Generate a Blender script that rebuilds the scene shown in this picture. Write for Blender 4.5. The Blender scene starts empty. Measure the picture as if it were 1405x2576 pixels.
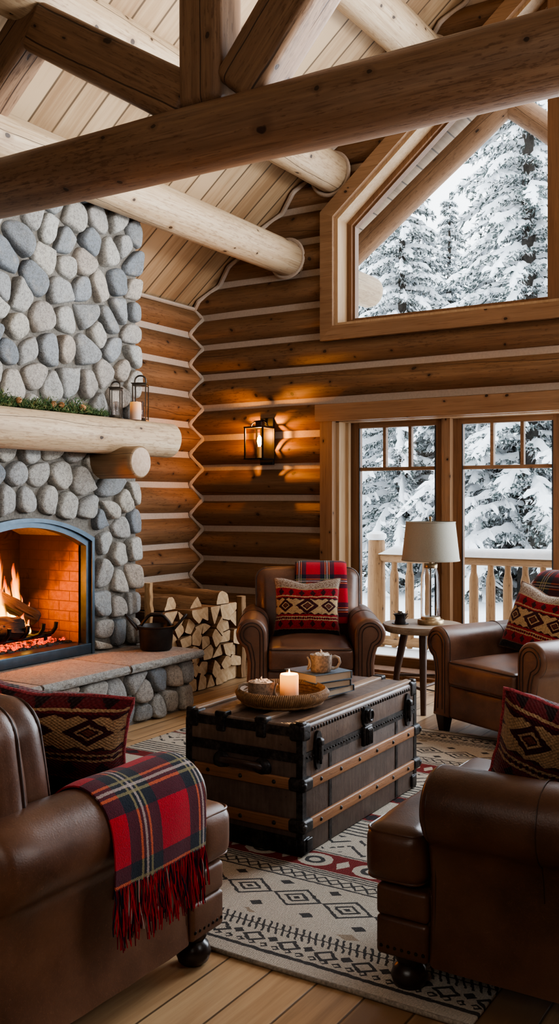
import bpy, math, random
from mathutils import Vector, Matrix, noise as mnoise
PI = math.pi
C = bpy.context.scene.collection
RND = random.Random(7)
def rad(a): return a*PI/180.0

# ------------------------------------------------------------ mesh builder
class MB:
    def __init__(s):
        s.v = []; s.f = []; s.m = []; s.uv = []
    def add(s, vs, fs, mat=0, uvs=None):
        o = len(s.v)
        s.v.extend([tuple(p) for p in vs])
        for i, f in enumerate(fs):
            s.f.append(tuple(o+k for k in f)); s.m.append(mat)
        if uvs is not None: s.uv.extend(uvs)
        else: s.uv.extend([(0, 0)]*len(vs))
        return o
    def xform(s, start, mtx):
        for i in range(start, len(s.v)):
            s.v[i] = tuple(mtx @ Vector(s.v[i]))
    def hexa(s, p, mat=0):
        # 8 corners: bottom 4 ccw, top 4 ccw
        s.add(p, [(3,2,1,0),(4,5,6,7),(0,1,5,4),(1,2,6,5),(2,3,7,6),(3,0,4,7)], mat)
    def box(s, x0, x1, y0, y1, z0, z1, mat=0, b=0.0):
        if b <= 0:
            s.hexa([(x0,y0,z0),(x1,y0,z0),(x1,y1,z0),(x0,y1,z0),(x0,y0,z1),(x1,y0,z1),(x1,y1,z1),(x0,y1,z1)], mat)
        else:
            s.rbox(x1-x0, y1-y0, z1-z0, b, 2, 1, mat, ((x0+x1)/2,(y0+y1)/2,(z0+z1)/2))
    def rbox(s, sx, sy, sz, r, n=3, m=1, mat=0, c=(0,0,0), fn=None):
        h = (sx/2, sy/2, sz/2); r = min(r, *[k*0.999 for k in h])
        def axis(hh):
            a = [-hh + r*(1-math.cos(k/n*PI/2))*0.0 - 0 + r*(k/n) for k in range(n)]
            # tangent spacing for even arcs
            a = [-(hh-r) - r*math.tan((1-k/n)*PI/4) for k in range(n)]
            mid = [-(hh-r) + 2*(hh-r)*k/m for k in range(m+1)]
            return a + mid + [-x for x in reversed(a)]
        ax = [axis(k) for k in h]
        idx = {}; vs = []; fs = []
        def vert(p):
            key = tuple(round(q, 6) for q in p)
            if key in idx: return idx[key]
            inn = Vector([max(-(h[i]-r), min(h[i]-r, p[i])) for i in range(3)])
            d = Vector(p)-inn
            q = inn + (d.normalized()*r if d.length > 1e-9 else d)
            if fn: q = Vector(fn(q, h))
            idx[key] = len(vs); vs.append((q[0]+c[0], q[1]+c[1], q[2]+c[2])); return idx[key]
        for a in range(3):
            b_, c_ = (a+1) % 3, (a+2) % 3
            for sg in (-1, 1):
                A = ax[b_]; B = ax[c_]
                for i in range(len(A)-1):
                    for j in range(len(B)-1):
                        q = []
                        for (ii, jj) in ((i,j),(i+1,j),(i+1,j+1),(i,j+1)):
                            p = [0,0,0]; p[a] = sg*h[a]; p[b_] = A[ii]; p[c_] = B[jj]
                            q.append(vert(p))
                        if sg < 0: q.reverse()
                        fs.append(tuple(q))
        return s.add(vs, fs, mat)
    def tube(s, path, r, seg=8, mat=0, closed=False, cap=True, up=None):
        P = [Vector(p) for p in path]; n = len(P)
        rs = r if isinstance(r, (list, tuple)) else [r]*n
        T = []
        for i in range(n):
            if closed: t = P[(i+1) % n]-P[(i-1) % n]
            else: t = P[min(i+1, n-1)]-P[max(i-1, 0)]
            T.append(t.normalized() if t.length > 1e-9 else Vector((0,0,1)))
        N = Vector(up) if up else (Vector((0,0,1)) if abs(T[0].z) < .9 else Vector((1,0,0)))
        N = (N - T[0]*N.dot(T[0])).normalized()
        vs = []; fs = []
        for i in range(n):
            N = (N - T[i]*N.dot(T[i]))
            if N.length < 1e-6: N = T[i].orthogonal()
            N.normalize(); B = T[i].cross(N)
            for k in range(seg):
                a = 2*PI*k/seg
                vs.append(P[i] + (N*math.cos(a)+B*math.sin(a))*rs[i])
        for i in range(n if closed else n-1):
            j = (i+1) % n
            for k in range(seg):
                k2 = (k+1) % seg
                fs.append((i*seg+k, i*seg+k2, j*seg+k2, j*seg+k))
        if cap and not closed:
            fs.append(tuple(reversed(range(seg)))); fs.append(tuple((n-1)*seg+k for k in range(seg)))
        return s.add(vs, fs, mat)
    def lathe(s, prof, seg=24, mat=0, c=(0,0,0), cap0=True, cap1=True, wob=None):
        vs = []; fs = []
        for (r, z) in prof:
            for k in range(seg):
                a = 2*PI*k/seg
                rr = r*(wob(a, z) if wob else 1)
                vs.append((c[0]+rr*math.cos(a), c[1]+rr*math.sin(a), c[2]+z))
        n = len(prof)
        for i in range(n-1):
            for k in range(seg):
                k2 = (k+1) % seg
                fs.append((i*seg+k, i*seg+k2, (i+1)*seg+k2, (i+1)*seg+k))
        if cap0: fs.append(tuple(reversed(range(seg))))
        if cap1: fs.append(tuple((n-1)*seg+k for k in range(seg)))
        return s.add(vs, fs, mat)
    def prism(s, poly, fn, d0, d1, mat=0, capmat=None):
        # poly: list of (a,b); fn(a,b,d)->xyz
        n = len(poly)
        vs = [fn(a,b,d0) for a,b in poly]+[fn(a,b,d1) for a,b in poly]
        fs = [(i,(i+1)%n,n+(i+1)%n,n+i) for i in range(n)]
        o = s.add(vs, fs, mat)
        cm = mat if capmat is None else capmat
        s.f.append(tuple(o+k for k in reversed(range(n)))); s.m.append(cm)
        s.f.append(tuple(o+n+k for k in range(n))); s.m.append(cm)
    def log(s, p0, p1, r0, r1, seg=20, rings=14, wob=.03, seed=0, mat=0, endmat=1, bow=.0, flat=None, er=.012, bark=0.0):
        p0 = Vector(p0); p1 = Vector(p1); ax = (p1-p0); L = ax.length; ax.normalize()
        up = Vector((0,0,1)) if abs(ax.z) < .9 else Vector((1,0,0))
        B = ax.cross(up).normalized(); N = B.cross(ax).normalized()
        vs = []; fs = []
        stations = [(0, 1-er/r0), (er/L, 1)] + [(k/rings, 1) for k in range(1, rings)] + [(1-er/L, 1), (1, 1-er/r1)]
        for (t, sc) in stations:
            cpt = p0 + ax*L*t + (N*mnoise.noise((t*2.1+seed, 3.3, 1.7)) + B*mnoise.noise((t*2.1+seed, 9.1, 4.4)))*bow
            for k in range(seg):
                a = 2*PI*k/seg
                rr = (r0+(r1-r0)*t)
                rr *= sc*(1+wob*mnoise.noise((t*L*1.6+seed*5, math.cos(a)*1.2, math.sin(a)*1.2+seed)))
                if bark: rr *= 1+bark*(mnoise.noise((t*L*9+seed, math.cos(a)*4, math.sin(a)*4))+.6*mnoise.noise((t*L*16, math.cos(a)*11+seed, math.sin(a)*11)))
                dn, db = math.cos(a)*rr, math.sin(a)*rr
                if flat is not None: dn = min(dn, flat)
                vs.append(cpt + N*dn + B*db)
        n = len(stations)
        for i in range(n-1):
            for k in range(seg):
                k2 = (k+1) % seg
                fs.append((i*seg+k, (i+1)*seg+k, (i+1)*seg+k2, i*seg+k2))
        o = s.add(vs, fs, mat)
        s.f.append(tuple(o+k for k in range(seg))); s.m.append(endmat)
        s.f.append(tuple(o+(n-1)*seg+k for k in reversed(range(seg)))); s.m.append(endmat)
    def build(s, name, mats, parent=None, loc=None, rot=None, smooth=40, kind=None, uv=False):
        me = bpy.data.meshes.new(name)
        me.from_pydata(s.v, [], s.f)
        if not isinstance(mats, (list, tuple)): mats = [mats]
        for m in mats: me.materials.append(m)
        nm = len(mats)
        me.polygons.foreach_set('material_index', [min(k, nm-1) for k in s.m])
        if uv:
            l = me.uv_layers.new(name='UVMap')
            for li, lp in enumerate(me.loops): l.data[li].uv = s.uv[lp.vertex_index]
        if smooth:
            me.shade_smooth()
            if smooth < 179: me.set_sharp_from_angle(angle=rad(smooth))
        me.update()
        o = bpy.data.objects.new(name, me); C.objects.link(o)
        if parent: o.parent = parent
        if loc is not None: o.location = loc
        if rot is not None: o.rotation_euler = rot
        if kind: o['kind'] = kind
        return o

def thing(name, label, cat, loc=(0,0,0), rz=0, group=None):
    o = bpy.data.objects.new(name, None); C.objects.link(o)
    o.empty_display_size = .05
    o.location = loc; o.rotation_euler = (0,0,rz)
    return tag(o, label, cat, group)
def tag(o, label, cat, group=None):
    o['label'] = label; o['category'] = cat
    if group: o['group'] = group
    return o
def dup(root, loc=None, rz=None, label=None, group=None):
    r = root.copy(); C.objects.link(r)
    if loc is not None: r.location = loc
    if rz is not None: r.rotation_euler = (0,0,rz)
    if label: r['label'] = label
    if group: r['group'] = group
    for ch in list(root.children):
        c = ch.copy(); C.objects.link(c); c.parent = r
        for g in list(ch.children):
            d = g.copy(); C.objects.link(d); d.parent = c
    return r

# ------------------------------------------------------------ material expressions
class V:
    def __init__(s, M, k): s.M = M; s.k = k
    def __add__(s, o): return s.M.math('ADD', s, o)
    __radd__ = __add__
    def __sub__(s, o): return s.M.math('SUBTRACT', s, o)
    def __rsub__(s, o): return s.M.math('SUBTRACT', o, s)
    def __mul__(s, o): return s.M.math('MULTIPLY', s, o)
    __rmul__ = __mul__
    def __truediv__(s, o): return s.M.math('DIVIDE', s, o)
    def __lt__(s, o): return s.M.math('LESS_THAN', s, o)
    def __gt__(s, o): return s.M.math('GREATER_THAN', s, o)
    def __abs__(s): return s.M.math('ABSOLUTE', s)
    def __and__(s, o): return s.M.math('MULTIPLY', s, o)
    def __or__(s, o): return s.M.math('MAXIMUM', s, o)
    def frac(s): return s.M.math('FRACT', s)
    def floor(s): return s.M.math('FLOOR', s)
    def max(s, o): return s.M.math('MAXIMUM', s, o)
    def min(s, o): return s.M.math('MINIMUM', s, o)
    def pingpong(s, o): return s.M.math('PINGPONG', s, o)
    def pow(s, o): return s.M.math('POWER', s, o)
class Mat:
    def __init__(s, name, rough=.6, spec=.5, metal=0.0, color=None):
        s.m = bpy.data.materials.new(name); s.m.use_nodes = True
        s.nt = s.m.node_tree; s.b = s.nt.nodes['Principled BSDF']; s.out = s.nt.nodes['Material Output']
        s.b.inputs['Roughness'].default_value = rough
        s.b.inputs['Metallic'].default_value = metal
        s.b.inputs['Specular IOR Level'].default_value = spec
        if color: s.b.inputs['Base Color'].default_value = (*color, 1)
    def n(s, t): return s.nt.nodes.new('ShaderNode'+t)
    def put(s, sock, val):
        if isinstance(val, V): s.nt.links.new(val.k, sock)
        elif isinstance(val, (tuple, list)):
            val = tuple(val)
            if len(sock.default_value) == 4 and len(val) == 3: val = val+(1,)
            sock.default_value = val
        else: sock.default_value = val
    def math(s, op, a, b=None, c=None):
        n = s.n('Math'); n.operation = op
        s.put(n.inputs[0], a)
        if b is not None: s.put(n.inputs[1], b)
        if c is not None: s.put(n.inputs[2], c)
        return V(s, n.outputs[0])
    def coord(s, kind='Object'):
        return V(s, s.n('TexCoord').outputs[kind])
    def sep(s, v):
        n = s.n('SeparateXYZ'); s.put(n.inputs[0], v); return [V(s, k) for k in n.outputs]
    def comb(s, x, y, z=0.0):
        n = s.n('CombineXYZ')
        for k, q in zip(n.inputs, (x, y, z)): s.put(k, q)
        return V(s, n.outputs[0])
    def island(s): return V(s, s.n('NewGeometry').outputs['Random Per Island'])
    def objrand(s): return V(s, s.n('ObjectInfo').outputs['Random'])
    def noise(s, v, scale=1, detail=3, rough=.5, dist=0.0):
        n = s.n('TexNoise'); s.put(n.inputs['Vector'], v); n.inputs['Scale'].default_value = scale
        n.inputs['Detail'].default_value = detail; n.inputs['Roughness'].default_value = rough
        n.inputs['Distortion'].default_value = dist
        return V(s, n.outputs[0])
    def vor(s, v, scale=1, feature='F1', out='Distance'):
        n = s.n('TexVoronoi'); n.feature = feature; s.put(n.inputs['Vector'], v); n.inputs['Scale'].default_value = scale
        return V(s, n.outputs[out])
    def vor2(s, v, scale=1):
        n = s.n('TexVoronoi'); s.put(n.inputs['Vector'], v); n.inputs['Scale'].default_value = scale
        return V(s, n.outputs['Distance']), V(s, n.outputs['Color'])
    def white(s, v):
        n = s.n('TexWhiteNoise'); n.noise_dimensions = '1D'; s.put(n.inputs['W'], v); return V(s, n.outputs['Value'])
    def ramp(s, f, stops, interp='LINEAR'):
        n = s.n('ValToRGB'); s.put(n.inputs[0], f); r = n.color_ramp; r.interpolation = interp
        while len(r.elements) < len(stops): r.elements.new(.5)
        for e, (p, c) in zip(r.elements, stops):
            e.position = p; e.color = (*c, 1)
        return V(s, n.outputs[0])
    def mix(s, f, a, b, blend='MIX'):
        n = s.n('Mix'); n.data_type = 'RGBA'; n.blend_type = blend
        s.put(n.inputs[0], f); s.put(n.inputs[6], a); s.put(n.inputs[7], b)
        return V(s, n.outputs[2])
    def smooth(s, x, lo, hi):
        n = s.n('MapRange'); n.interpolation_type = 'SMOOTHSTEP'
        s.put(n.inputs[0], x); n.inputs[1].default_value = lo; n.inputs[2].default_value = hi
        return V(s, n.outputs[0])
    def done(s, color=None, rough=None, bump=None, strength=.3, dist=.01, emit=None, es=0):
        if color is not None: s.put(s.b.inputs['Base Color'], color)
        if rough is not None: s.put(s.b.inputs['Roughness'], rough)
        if bump is not None:
            n = s.n('Bump'); s.put(n.inputs['Height'], bump)
            n.inputs['Strength'].default_value = strength; n.inputs['Distance'].default_value = dist
            s.nt.links.new(n.outputs[0], s.b.inputs['Normal'])
        if emit is not None:
            s.put(s.b.inputs['Emission Color'], emit); s.put(s.b.inputs['Emission Strength'], es)
        return s.m
def plain(name, color, rough=.6, metal=0.0, spec=.5, nscale=0, namt=.25):
    M = Mat(name, rough, spec, metal, color)
    if nscale:
        f = M.noise(M.coord(), nscale, 4, .6)
        lo = tuple(c*(1-namt) for c in color); hi = tuple(min(1, c*(1+namt)) for c in color)
        return M.done(M.ramp(f, [(.3, lo), (.7, hi)]), bump=f, strength=.15, dist=.004)
    return M.m
# ------------------------------------------------------------ materials
def wood(name, light, mid, dark, axis=0, island=False, rough=.6, gs=1.0, knots=.2, knotcol=(.03,.016,.01), crack=1.0, bump=.3, spec=.35, mode='cyl', fleck=0.0, ks=1.0, cw=1.0):
    M = Mat(name, rough, spec)
    p = M.sep(M.coord())
    L = p[axis]; q = [p[i] for i in range(3) if i != axis]
    r = M.island() if island else M.objrand()
    if mode == 'cyl': bb = M.math('ARCTAN2', q[0], q[1])*.95 + r*5.0
    elif mode == 'wall': bb = q[1]*5.5 + r*9.0
    else: bb = (q[0]+q[1])*6.0 + r*9.0
    if island:
        L = L + r*37.0; q0 = q[0] + r*13.0; q1 = q[1] + r*7.0
    else:
        L = L + r*31.0; q0 = q[0] + r*3.0; q1 = q[1] + r*5.0
    g = M.noise(M.comb(L*1.3*gs, q0*30*gs, q1*30*gs), 1, 7, .7)
    b = M.noise(M.comb(L*.9*gs, q0*4*gs, q1*4*gs), 1, 3, .55)
    v = g*.7 + b*.3
    if island: v = v + (r-.5)*.14
    col = M.ramp(v, [(.34, tuple(d*.45+m_*.55 for d, m_ in zip(dark, mid))), (.5, mid), (.66, light)])
    f = M.noise(M.comb(L*4*gs, q0*110*gs, q1*110*gs), 1, 3, .6)
    col = M.mix(M.smooth(f, .53, .68)*.55, col, dark)
    h = g*.6 + f*.5
    if fleck:
        fl = M.noise(M.comb(L*15, q0*75, q1*75), 1, 3, .65); fm = M.noise(M.comb(L*1.1, q0*3, q1*3), 1, 2, .5)
        fk = M.smooth(fl+(fm-.5)*.35, .57, .68)*fleck
        col = M.mix(fk, col, (dark[0]*.55, dark[1]*.42, dark[2]*.35)); h = h - fk*.3
    if crack:
        t = bb*.75 + (M.noise(M.comb(L*.9, bb.floor()*.0, r), 1, 1, .5)-.5)*.7 + (M.noise(M.comb(L*7.0, 0.0, r), 1, 2, .5)-.5)*.05
        cm = M.noise(M.comb(L*.55, t.floor()*17.3, r*9.0), 1, 0, .5)
        ck = (1-M.smooth(abs(t.frac()-.5), .004*cw, .016*cw)) & M.smooth(cm, .47, .55)
        ck = ck*crack
        col = M.mix(ck*.9, col, knotcol); h = h - ck*1.5
    if knots > 0:
        wv = (M.noise(M.comb(L*14, q0*14, q1*14), 1, 2, .5)-.5)*.16
        n = M.n('TexVoronoi'); n.voronoi_dimensions = '2D'; M.put(n.inputs['Vector'], M.comb(L*4.3*ks+wv, bb*ks+wv)); n.inputs['Scale'].default_value = 1
        d = V(M, n.outputs['Distance']); c = M.sep(V(M, n.outputs['Color']))
        on = c[0] < knots
        d = d/(c[1]*.9+.5)
        k1 = (1-M.smooth(d, .055, .085)) & on
        k2 = (1-M.smooth(d, .09, .22)) & on
        col = M.mix(k2*.5, col, dark); col = M.mix(k1*.93, col, knotcol)
        h = h - k1*.6
    return M.done(col, bump=h, strength=bump, dist=.007)
def endgrain(name, light, dark):
    M = Mat(name, .75, .3)
    p = M.coord(); f = M.noise(p, 40, 4, .6); b = M.noise(p, 6, 2, .5)
    cr = M.vor(p, 14, 'DISTANCE_TO_EDGE')
    col = M.ramp(f*.6+b*.4, [(.35, dark), (.62, light)])
    return M.done(col, bump=f, strength=.3, dist=.003)
m_walllog_x = wood('wall log wood', (.275,.155,.08), (.205,.112,.056), (.10,.05,.024), 0, True, .55, knots=.42, crack=.8, mode='wall', fleck=.5, ks=1.25)
m_walllog_y = wood('wall log wood side', (.29,.155,.076), (.21,.108,.05), (.10,.047,.021), 1, True, .55, knots=.42, crack=.8, mode='wall', fleck=.5, ks=1.25)
m_chink = plain('chinking mortar', (.47,.385,.31), .9, nscale=60, namt=.08)
m_pale = wood('peeled pale log', (.60,.475,.33), (.475,.345,.215), (.26,.16,.085), 0, False, .5, knots=.42, crack=.9, fleck=.38)
m_beam = wood('honey beam wood', (.30,.185,.11), (.215,.126,.073), (.10,.054,.03), 0, False, .5, knots=.34, crack=1.0, fleck=.45, ks=.8, cw=1.9)
m_bracket = wood('bracket log wood', (.33,.23,.135), (.24,.155,.085), (.13,.075,.04), 0, False, .55, knots=.1)
m_cut = endgrain('sawn log end', (.50,.38,.29), (.36,.26,.185))
m_trim = wood('honey pine trim', (.37,.225,.13), (.285,.165,.09), (.175,.09,.046), 2, True, .45, gs=.8, knots=.3, crack=0, mode='flat', ks=1.5)
m_trim_x = wood('honey pine trim across', (.37,.225,.13), (.285,.165,.09), (.175,.09,.046), 0, True, .45, gs=.8, knots=.3, crack=0, mode='flat', ks=1.5)
m_sash = wood('sash wood', (.31,.17,.09), (.235,.122,.063), (.145,.07,.036), 2, True, .4, gs=.8, knots=0, crack=0, mode='flat')
m_jamb = wood('pale jamb wood', (.60,.43,.27), (.50,.34,.20), (.36,.22,.12), 2, True, .45, gs=.8, knots=.05, crack=0, mode='flat')
m_rail = wood('railing wood', (.43,.265,.14), (.33,.195,.098), (.19,.10,.048), 0, False, .7, knots=.1, fleck=.4)
m_fly = wood('fly rafter wood', (.36,.21,.12), (.26,.15,.085), (.14,.075,.04), 0, False, .7, knots=.14, fleck=.4)
m_railz = wood('baluster wood', (.43,.265,.14), (.33,.195,.098), (.19,.10,.048), 2, False, .7, knots=.1, fleck=.4)
m_slat = wood('trunk slat wood', (.42,.22,.11), (.31,.15,.07), (.16,.075,.035), 1, True, .45, gs=2, knots=.08, crack=0, mode='flat', fleck=.4)
m_slatx = wood('trunk slat wood across', (.32,.16,.08), (.24,.11,.05), (.12,.055,.025), 0, True, .5, gs=2, knots=.08, crack=0, mode='flat', fleck=.4)
m_topslat = wood('trunk lid slat wood', (.40,.28,.20), (.27,.18,.12), (.10,.06,.04), 1, True, .45, gs=2, knots=.05, crack=0, mode='flat', fleck=.5)
m_firewood = wood('split wood side', (.40,.25,.13), (.26,.145,.07), (.09,.048,.025), 0, False, .8, gs=1.6, knots=.1, bump=.7, fleck=.5)
m_fireend = endgrain('split wood cut end', (.66,.47,.28), (.48,.30,.155))
m_table = wood('weathered table wood', (.40,.31,.23), (.27,.195,.135), (.12,.08,.055), 0, False, .5, gs=2.0, knots=.1, mode='flat')
m_tableleg = wood('dark table leg wood', (.15,.09,.065), (.105,.06,.042), (.055,.03,.02), 2, False, .45, gs=2.0, knots=0, crack=0)
m_charlog = wood('charred log', (.05,.03,.022), (.022,.014,.011), (.008,.006,.005), 0, False, .9, gs=2.0, knots=.1, bump=1.0)

def planks(name, cols, w, vx, vy, rough, length=2.4, gap=.004, knots=.5, groove=.012):
    # boards run along axis vx, laid side by side along vy
    M = Mat(name, rough, .4)
    p = M.sep(M.coord()); a = p[vx]; b = p[vy]/w
    bi = b.floor(); bf = b.frac()
    rn = M.white(bi)
    a2 = a/length + rn*5.3
    ri = M.white(bi*3.7 + a2.floor()*11.3)
    g = M.noise(M.comb(a*1.6+ri*40, p[vy]*34, ri*20), 1, 6, .65)
    bg = M.noise(M.comb(a*1.2+ri*30, p[vy]*7, ri*9), 1, 2, .5)
    col = M.ramp(g*.5 + bg*.35 + (ri-.5)*.36 + .075, [(.35, cols[2]), (.5, cols[1]), (.64, cols[0])])
    edge = (bf-.5); ed = abs(edge)
    ln = M.smooth(ed, .5-groove*.9/w, .5-groove*.25/w)
    af = a2.frac(); en = (abs(af-.5) > (.5-.0025/length))
    ln = ln | en
    col = M.mix(ln*.88, col, tuple(c*.22 for c in cols[2]))
    h = g*.3 - ln*(1.2 if w > .17 else .35)
    if knots > 0:
        wv = M.noise(M.comb(a*8, p[vy]*8, 0.0), 1, 2, .5)*.3
        d, c = M.vor2(M.comb(a*2.0+wv+bi*3.1, p[vy]*3.6+wv, bi*.77), 1.0)
        on = M.sep(c)[0] < knots
        k1 = (1-M.smooth(d, .05, .15)) & on; k2 = (1-M.smooth(d, .08, .34)) & on
        col = M.mix(k2*.5, col, cols[2]); col = M.mix(k1*.75, col, tuple(x*.28 for x in cols[2]))
    return M.done(col, bump=h, strength=.35, dist=.006)
m_ceiling = planks('whitewashed ceiling boards', ((.50,.355,.215), (.41,.275,.155), (.29,.175,.09)), .20, 0, 1, .6, 30.0, knots=.6, groove=.013)
m_floor = planks('oak floor boards', ((.54,.36,.20), (.41,.255,.135), (.24,.14,.07)), .152, 1, 0, .38, 2.6, knots=.25, groove=.006)

def leather(name='brown leather', base=(.118,.054,.031), hi=(.18,.088,.050), lo=(.06,.026,.015), rough=.36):
    M = Mat(name, rough, .5)
    p = M.coord()
    b = M.noise(p, 4, 4, .6); c = M.vor(p, 120, 'DISTANCE_TO_EDGE'); f = M.noise(p, 160, 2, .5)
    col = M.ramp(b, [(.3, lo), (.5, base), (.72, hi)])
    s = M.noise(M.comb(M.sep(p)[0]*26, M.sep(p)[1]*26, M.sep(p)[2]*26), 1, 3, .7, 1.6)
    sc = 1-M.smooth(abs(s-.5), .0, .012)
    col = M.mix(sc*.22, col, tuple(x*2.2 for x in hi))
    w = M.noise(p, 9, 3, .6, .8)
    return M.done(col, rough=b*.25+(rough-.1), bump=c*.3+f*.25+w*.55+b*.3, strength=.13, dist=.006)
m_leather = leather()
m_leather_shaded = leather('shadowed brown leather', (.07,.03,.0165), (.11,.05,.027), (.035,.015,.009), .33)  # same brown leather, with the foreground shade put into its colour
m_piping = plain('leather piping', (.035,.016,.010), .4)
m_foot = plain('dark turned foot', (.02,.011,.008), .3, nscale=20)
m_nail = plain('dark nailheads', (.03,.025,.02), .35, .8)

STONES = [(0,(.23,.24,.245)),(.13,(.42,.40,.36)),(.28,(.27,.285,.30)),(.42,(.47,.43,.36)),(.55,(.34,.34,.33)),(.68,(.42,.35,.285)),(.8,(.45,.44,.40)),(.92,(.20,.22,.24))]
def stone(name, stops, warm=0):
    M = Mat(name, .85, .25)
    p = M.coord(); r = M.island()
    f = M.noise(p, 55, 5, .75); b = M.noise(p, 9, 3, .6)
    c = M.ramp(r, stops)
    pt = M.noise(p, 150, 3, .7); c = M.mix((1-M.smooth(f, .36, .56))*.55, c, (.11,.105,.095)); c = M.mix((1-M.smooth(pt, .34, .5))*.4, c, (.09,.085,.08)); c = M.mix(M.smooth(pt, .56, .7)*.35, c, (.62,.6,.55))
    c = M.mix(M.smooth(b, .5, .75)*.3, c, (.5,.44,.36))
    return M.done(c, bump=f*.9+b*.5+pt*.45, strength=.75, dist=.011)
m_stone = stone('river stone', STONES)
m_mortar = plain('stone mortar', (.155,.14,.12), .95, nscale=70, namt=.35)
m_slab = stone('flagstone slab', [(0,(.36,.34,.31)),(.5,(.40,.33,.29)),(1,(.33,.33,.31))])
M = Mat('fire brick', .85, .2)
p = M.sep(M.coord()); hz = p[2]/.066; row = hz.floor()
bu = (p[0]+p[1])/.19 + row.pingpong(1.0)*.5
ln = (abs(hz.frac()-.5) > .455) | (abs(bu.frac()-.5) > .484)
g = M.noise(M.coord(), 25, 4, .7); so = M.noise(M.coord(), 5, 3, .6)
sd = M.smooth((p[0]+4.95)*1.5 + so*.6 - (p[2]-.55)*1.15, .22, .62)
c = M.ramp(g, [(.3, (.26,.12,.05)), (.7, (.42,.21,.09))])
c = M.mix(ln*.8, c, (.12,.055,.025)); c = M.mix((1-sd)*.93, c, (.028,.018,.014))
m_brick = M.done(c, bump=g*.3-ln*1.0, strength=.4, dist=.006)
m_steel = plain('blue grey steel', (.055,.075,.095), .38, .7, nscale=15, namt=.2)
m_iron = plain('black iron', (.012,.011,.011), .5, .6, nscale=30)
m_castiron = plain('cast iron pot metal', (.030,.024,.022), .42, .6, nscale=18, namt=.4)
m_bronze = plain('aged bronze metal', (.10,.085,.07), .35, .85, nscale=30, namt=.3)
m_brass = plain('antique brass', (.36,.26,.15), .38, .8, nscale=30, namt=.25)
m_char = plain('black gravel', (.03,.027,.026), .9, nscale=60, namt=.6)
M = Mat('glowing embers', .9)
e = M.noise(M.coord(), 35, 4, .7)
m_ember = M.done((.03,.02,.015), emit=M.ramp(e, [(.42,(0,0,0)),(.56,(.8,.05,.01)),(.72,(1,.25,.03))]), es=1.7, bump=e, strength=.8)
def flame_mat():
    M = Mat('flame'); M.nt.nodes.remove(M.b)
    g = M.sep(M.coord('UV')); t = g[1]; w = g[0]
    nz = M.noise(M.comb(w*3.5, t*1.6, M.objrand()*9), 1, 3, .6, .6)
    col = M.ramp(t+(nz-.5)*.5, [(0,(1,.62,.16)),(.3,(1,.47,.075)),(.62,(1,.26,.018)),(1,(.9,.09,.004))])
    em = M.n('Emission'); M.put(em.inputs[0], col)
    ed = M.smooth(1-abs(w-.5)*2.0, .0, .7)
    M.put(em.inputs[1], (1-t*.6)*6.5)
    tr = M.n('BsdfTransparent'); mx = M.n('MixShader')
    al = ed*M.smooth(1-t+(nz-.5)*.9, .08, .5)
    M.put(mx.inputs[0], al)
    M.nt.links.new(tr.outputs[0], mx.inputs[1]); M.nt.links.new(em.outputs[0], mx.inputs[2])
    M.nt.links.new(mx.outputs[0], M.out.inputs[0]); return M.m
m_flame = flame_mat()
def glass_mat(name, tint=(1,1,1), f0=.06, rough=.02):
    M = Mat(name); M.nt.nodes.remove(M.b)
    tr = M.n('BsdfTransparent'); M.put(tr.inputs[0], tint)
    gl = M.n('BsdfGlossy'); gl.inputs['Roughness'].default_value = rough
    lw = M.n('LayerWeight'); lw.inputs[0].default_value = .35
    fac = V(M, lw.outputs['Fresnel'])*.55
    mx = M.n('MixShader'); M.put(mx.inputs[0], fac.min(.6))
    M.nt.links.new(tr.outputs[0], mx.inputs[1]); M.nt.links.new(gl.outputs[0], mx.inputs[2])
    M.nt.links.new(mx.outputs[0], M.out.inputs[0]); return M.m
m_glass = glass_mat('window glass'); m_lampglass = glass_mat('lamp glass', (.90,.91,.93), .1, .03)
m_amberglass = glass_mat('lantern glass', (1,.86,.62))
M = Mat('bulb filament', .5); m_bulb = M.done((1,.8,.5), emit=(1,.55,.16), es=14)
M = Mat('wick flame', .5); m_wick = M.done((1,.8,.5), emit=(1,.6,.2), es=9)
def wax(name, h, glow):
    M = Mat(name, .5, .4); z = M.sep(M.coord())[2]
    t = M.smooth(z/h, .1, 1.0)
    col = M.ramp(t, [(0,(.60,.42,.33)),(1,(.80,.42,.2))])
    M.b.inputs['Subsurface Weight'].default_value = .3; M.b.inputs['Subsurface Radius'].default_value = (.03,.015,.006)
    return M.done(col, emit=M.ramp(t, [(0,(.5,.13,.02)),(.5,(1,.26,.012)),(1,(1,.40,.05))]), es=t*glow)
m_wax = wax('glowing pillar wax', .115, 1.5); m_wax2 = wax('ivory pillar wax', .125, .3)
m_lampshade = None
M = Mat('linen lamp shade', .85, .2)
f = M.noise(M.comb(M.sep(M.coord())[0]*200, M.sep(M.coord())[1]*200, M.sep(M.coord())[2]*500), 1, 2, .5)
m_lampshade = M.done(M.ramp(f, [(.3,(.30,.285,.235)),(.7,(.38,.36,.30))]), bump=f, strength=.1)
m_ceramic = plain('speckled stoneware', (.21,.145,.10), .55, nscale=90, namt=.55)
m_rim = plain('stoneware rim', (.34,.26,.19), .5, nscale=60, namt=.3)
m_cream = plain('whipped cream', (.62,.52,.43), .7, nscale=60, namt=.4)
M = Mat('woven rattan', .6, .4)
a = M.sep(M.coord('UV')); tw = M.math('SINE', a[0]*520.0+a[1]*40.0)
wv = M.noise(M.coord(), 60, 3, .6)
m_rattan = M.done(M.ramp(tw*.3+wv*.7+.12, [(.15,(.045,.02,.008)),(.5,(.23,.12,.05)),(.8,(.46,.28,.13))]), bump=tw, strength=.9, dist=.006)
m_bookblue = plain('slate blue book cloth', (.085,.12,.16), .55, nscale=120, namt=.15)
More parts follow.
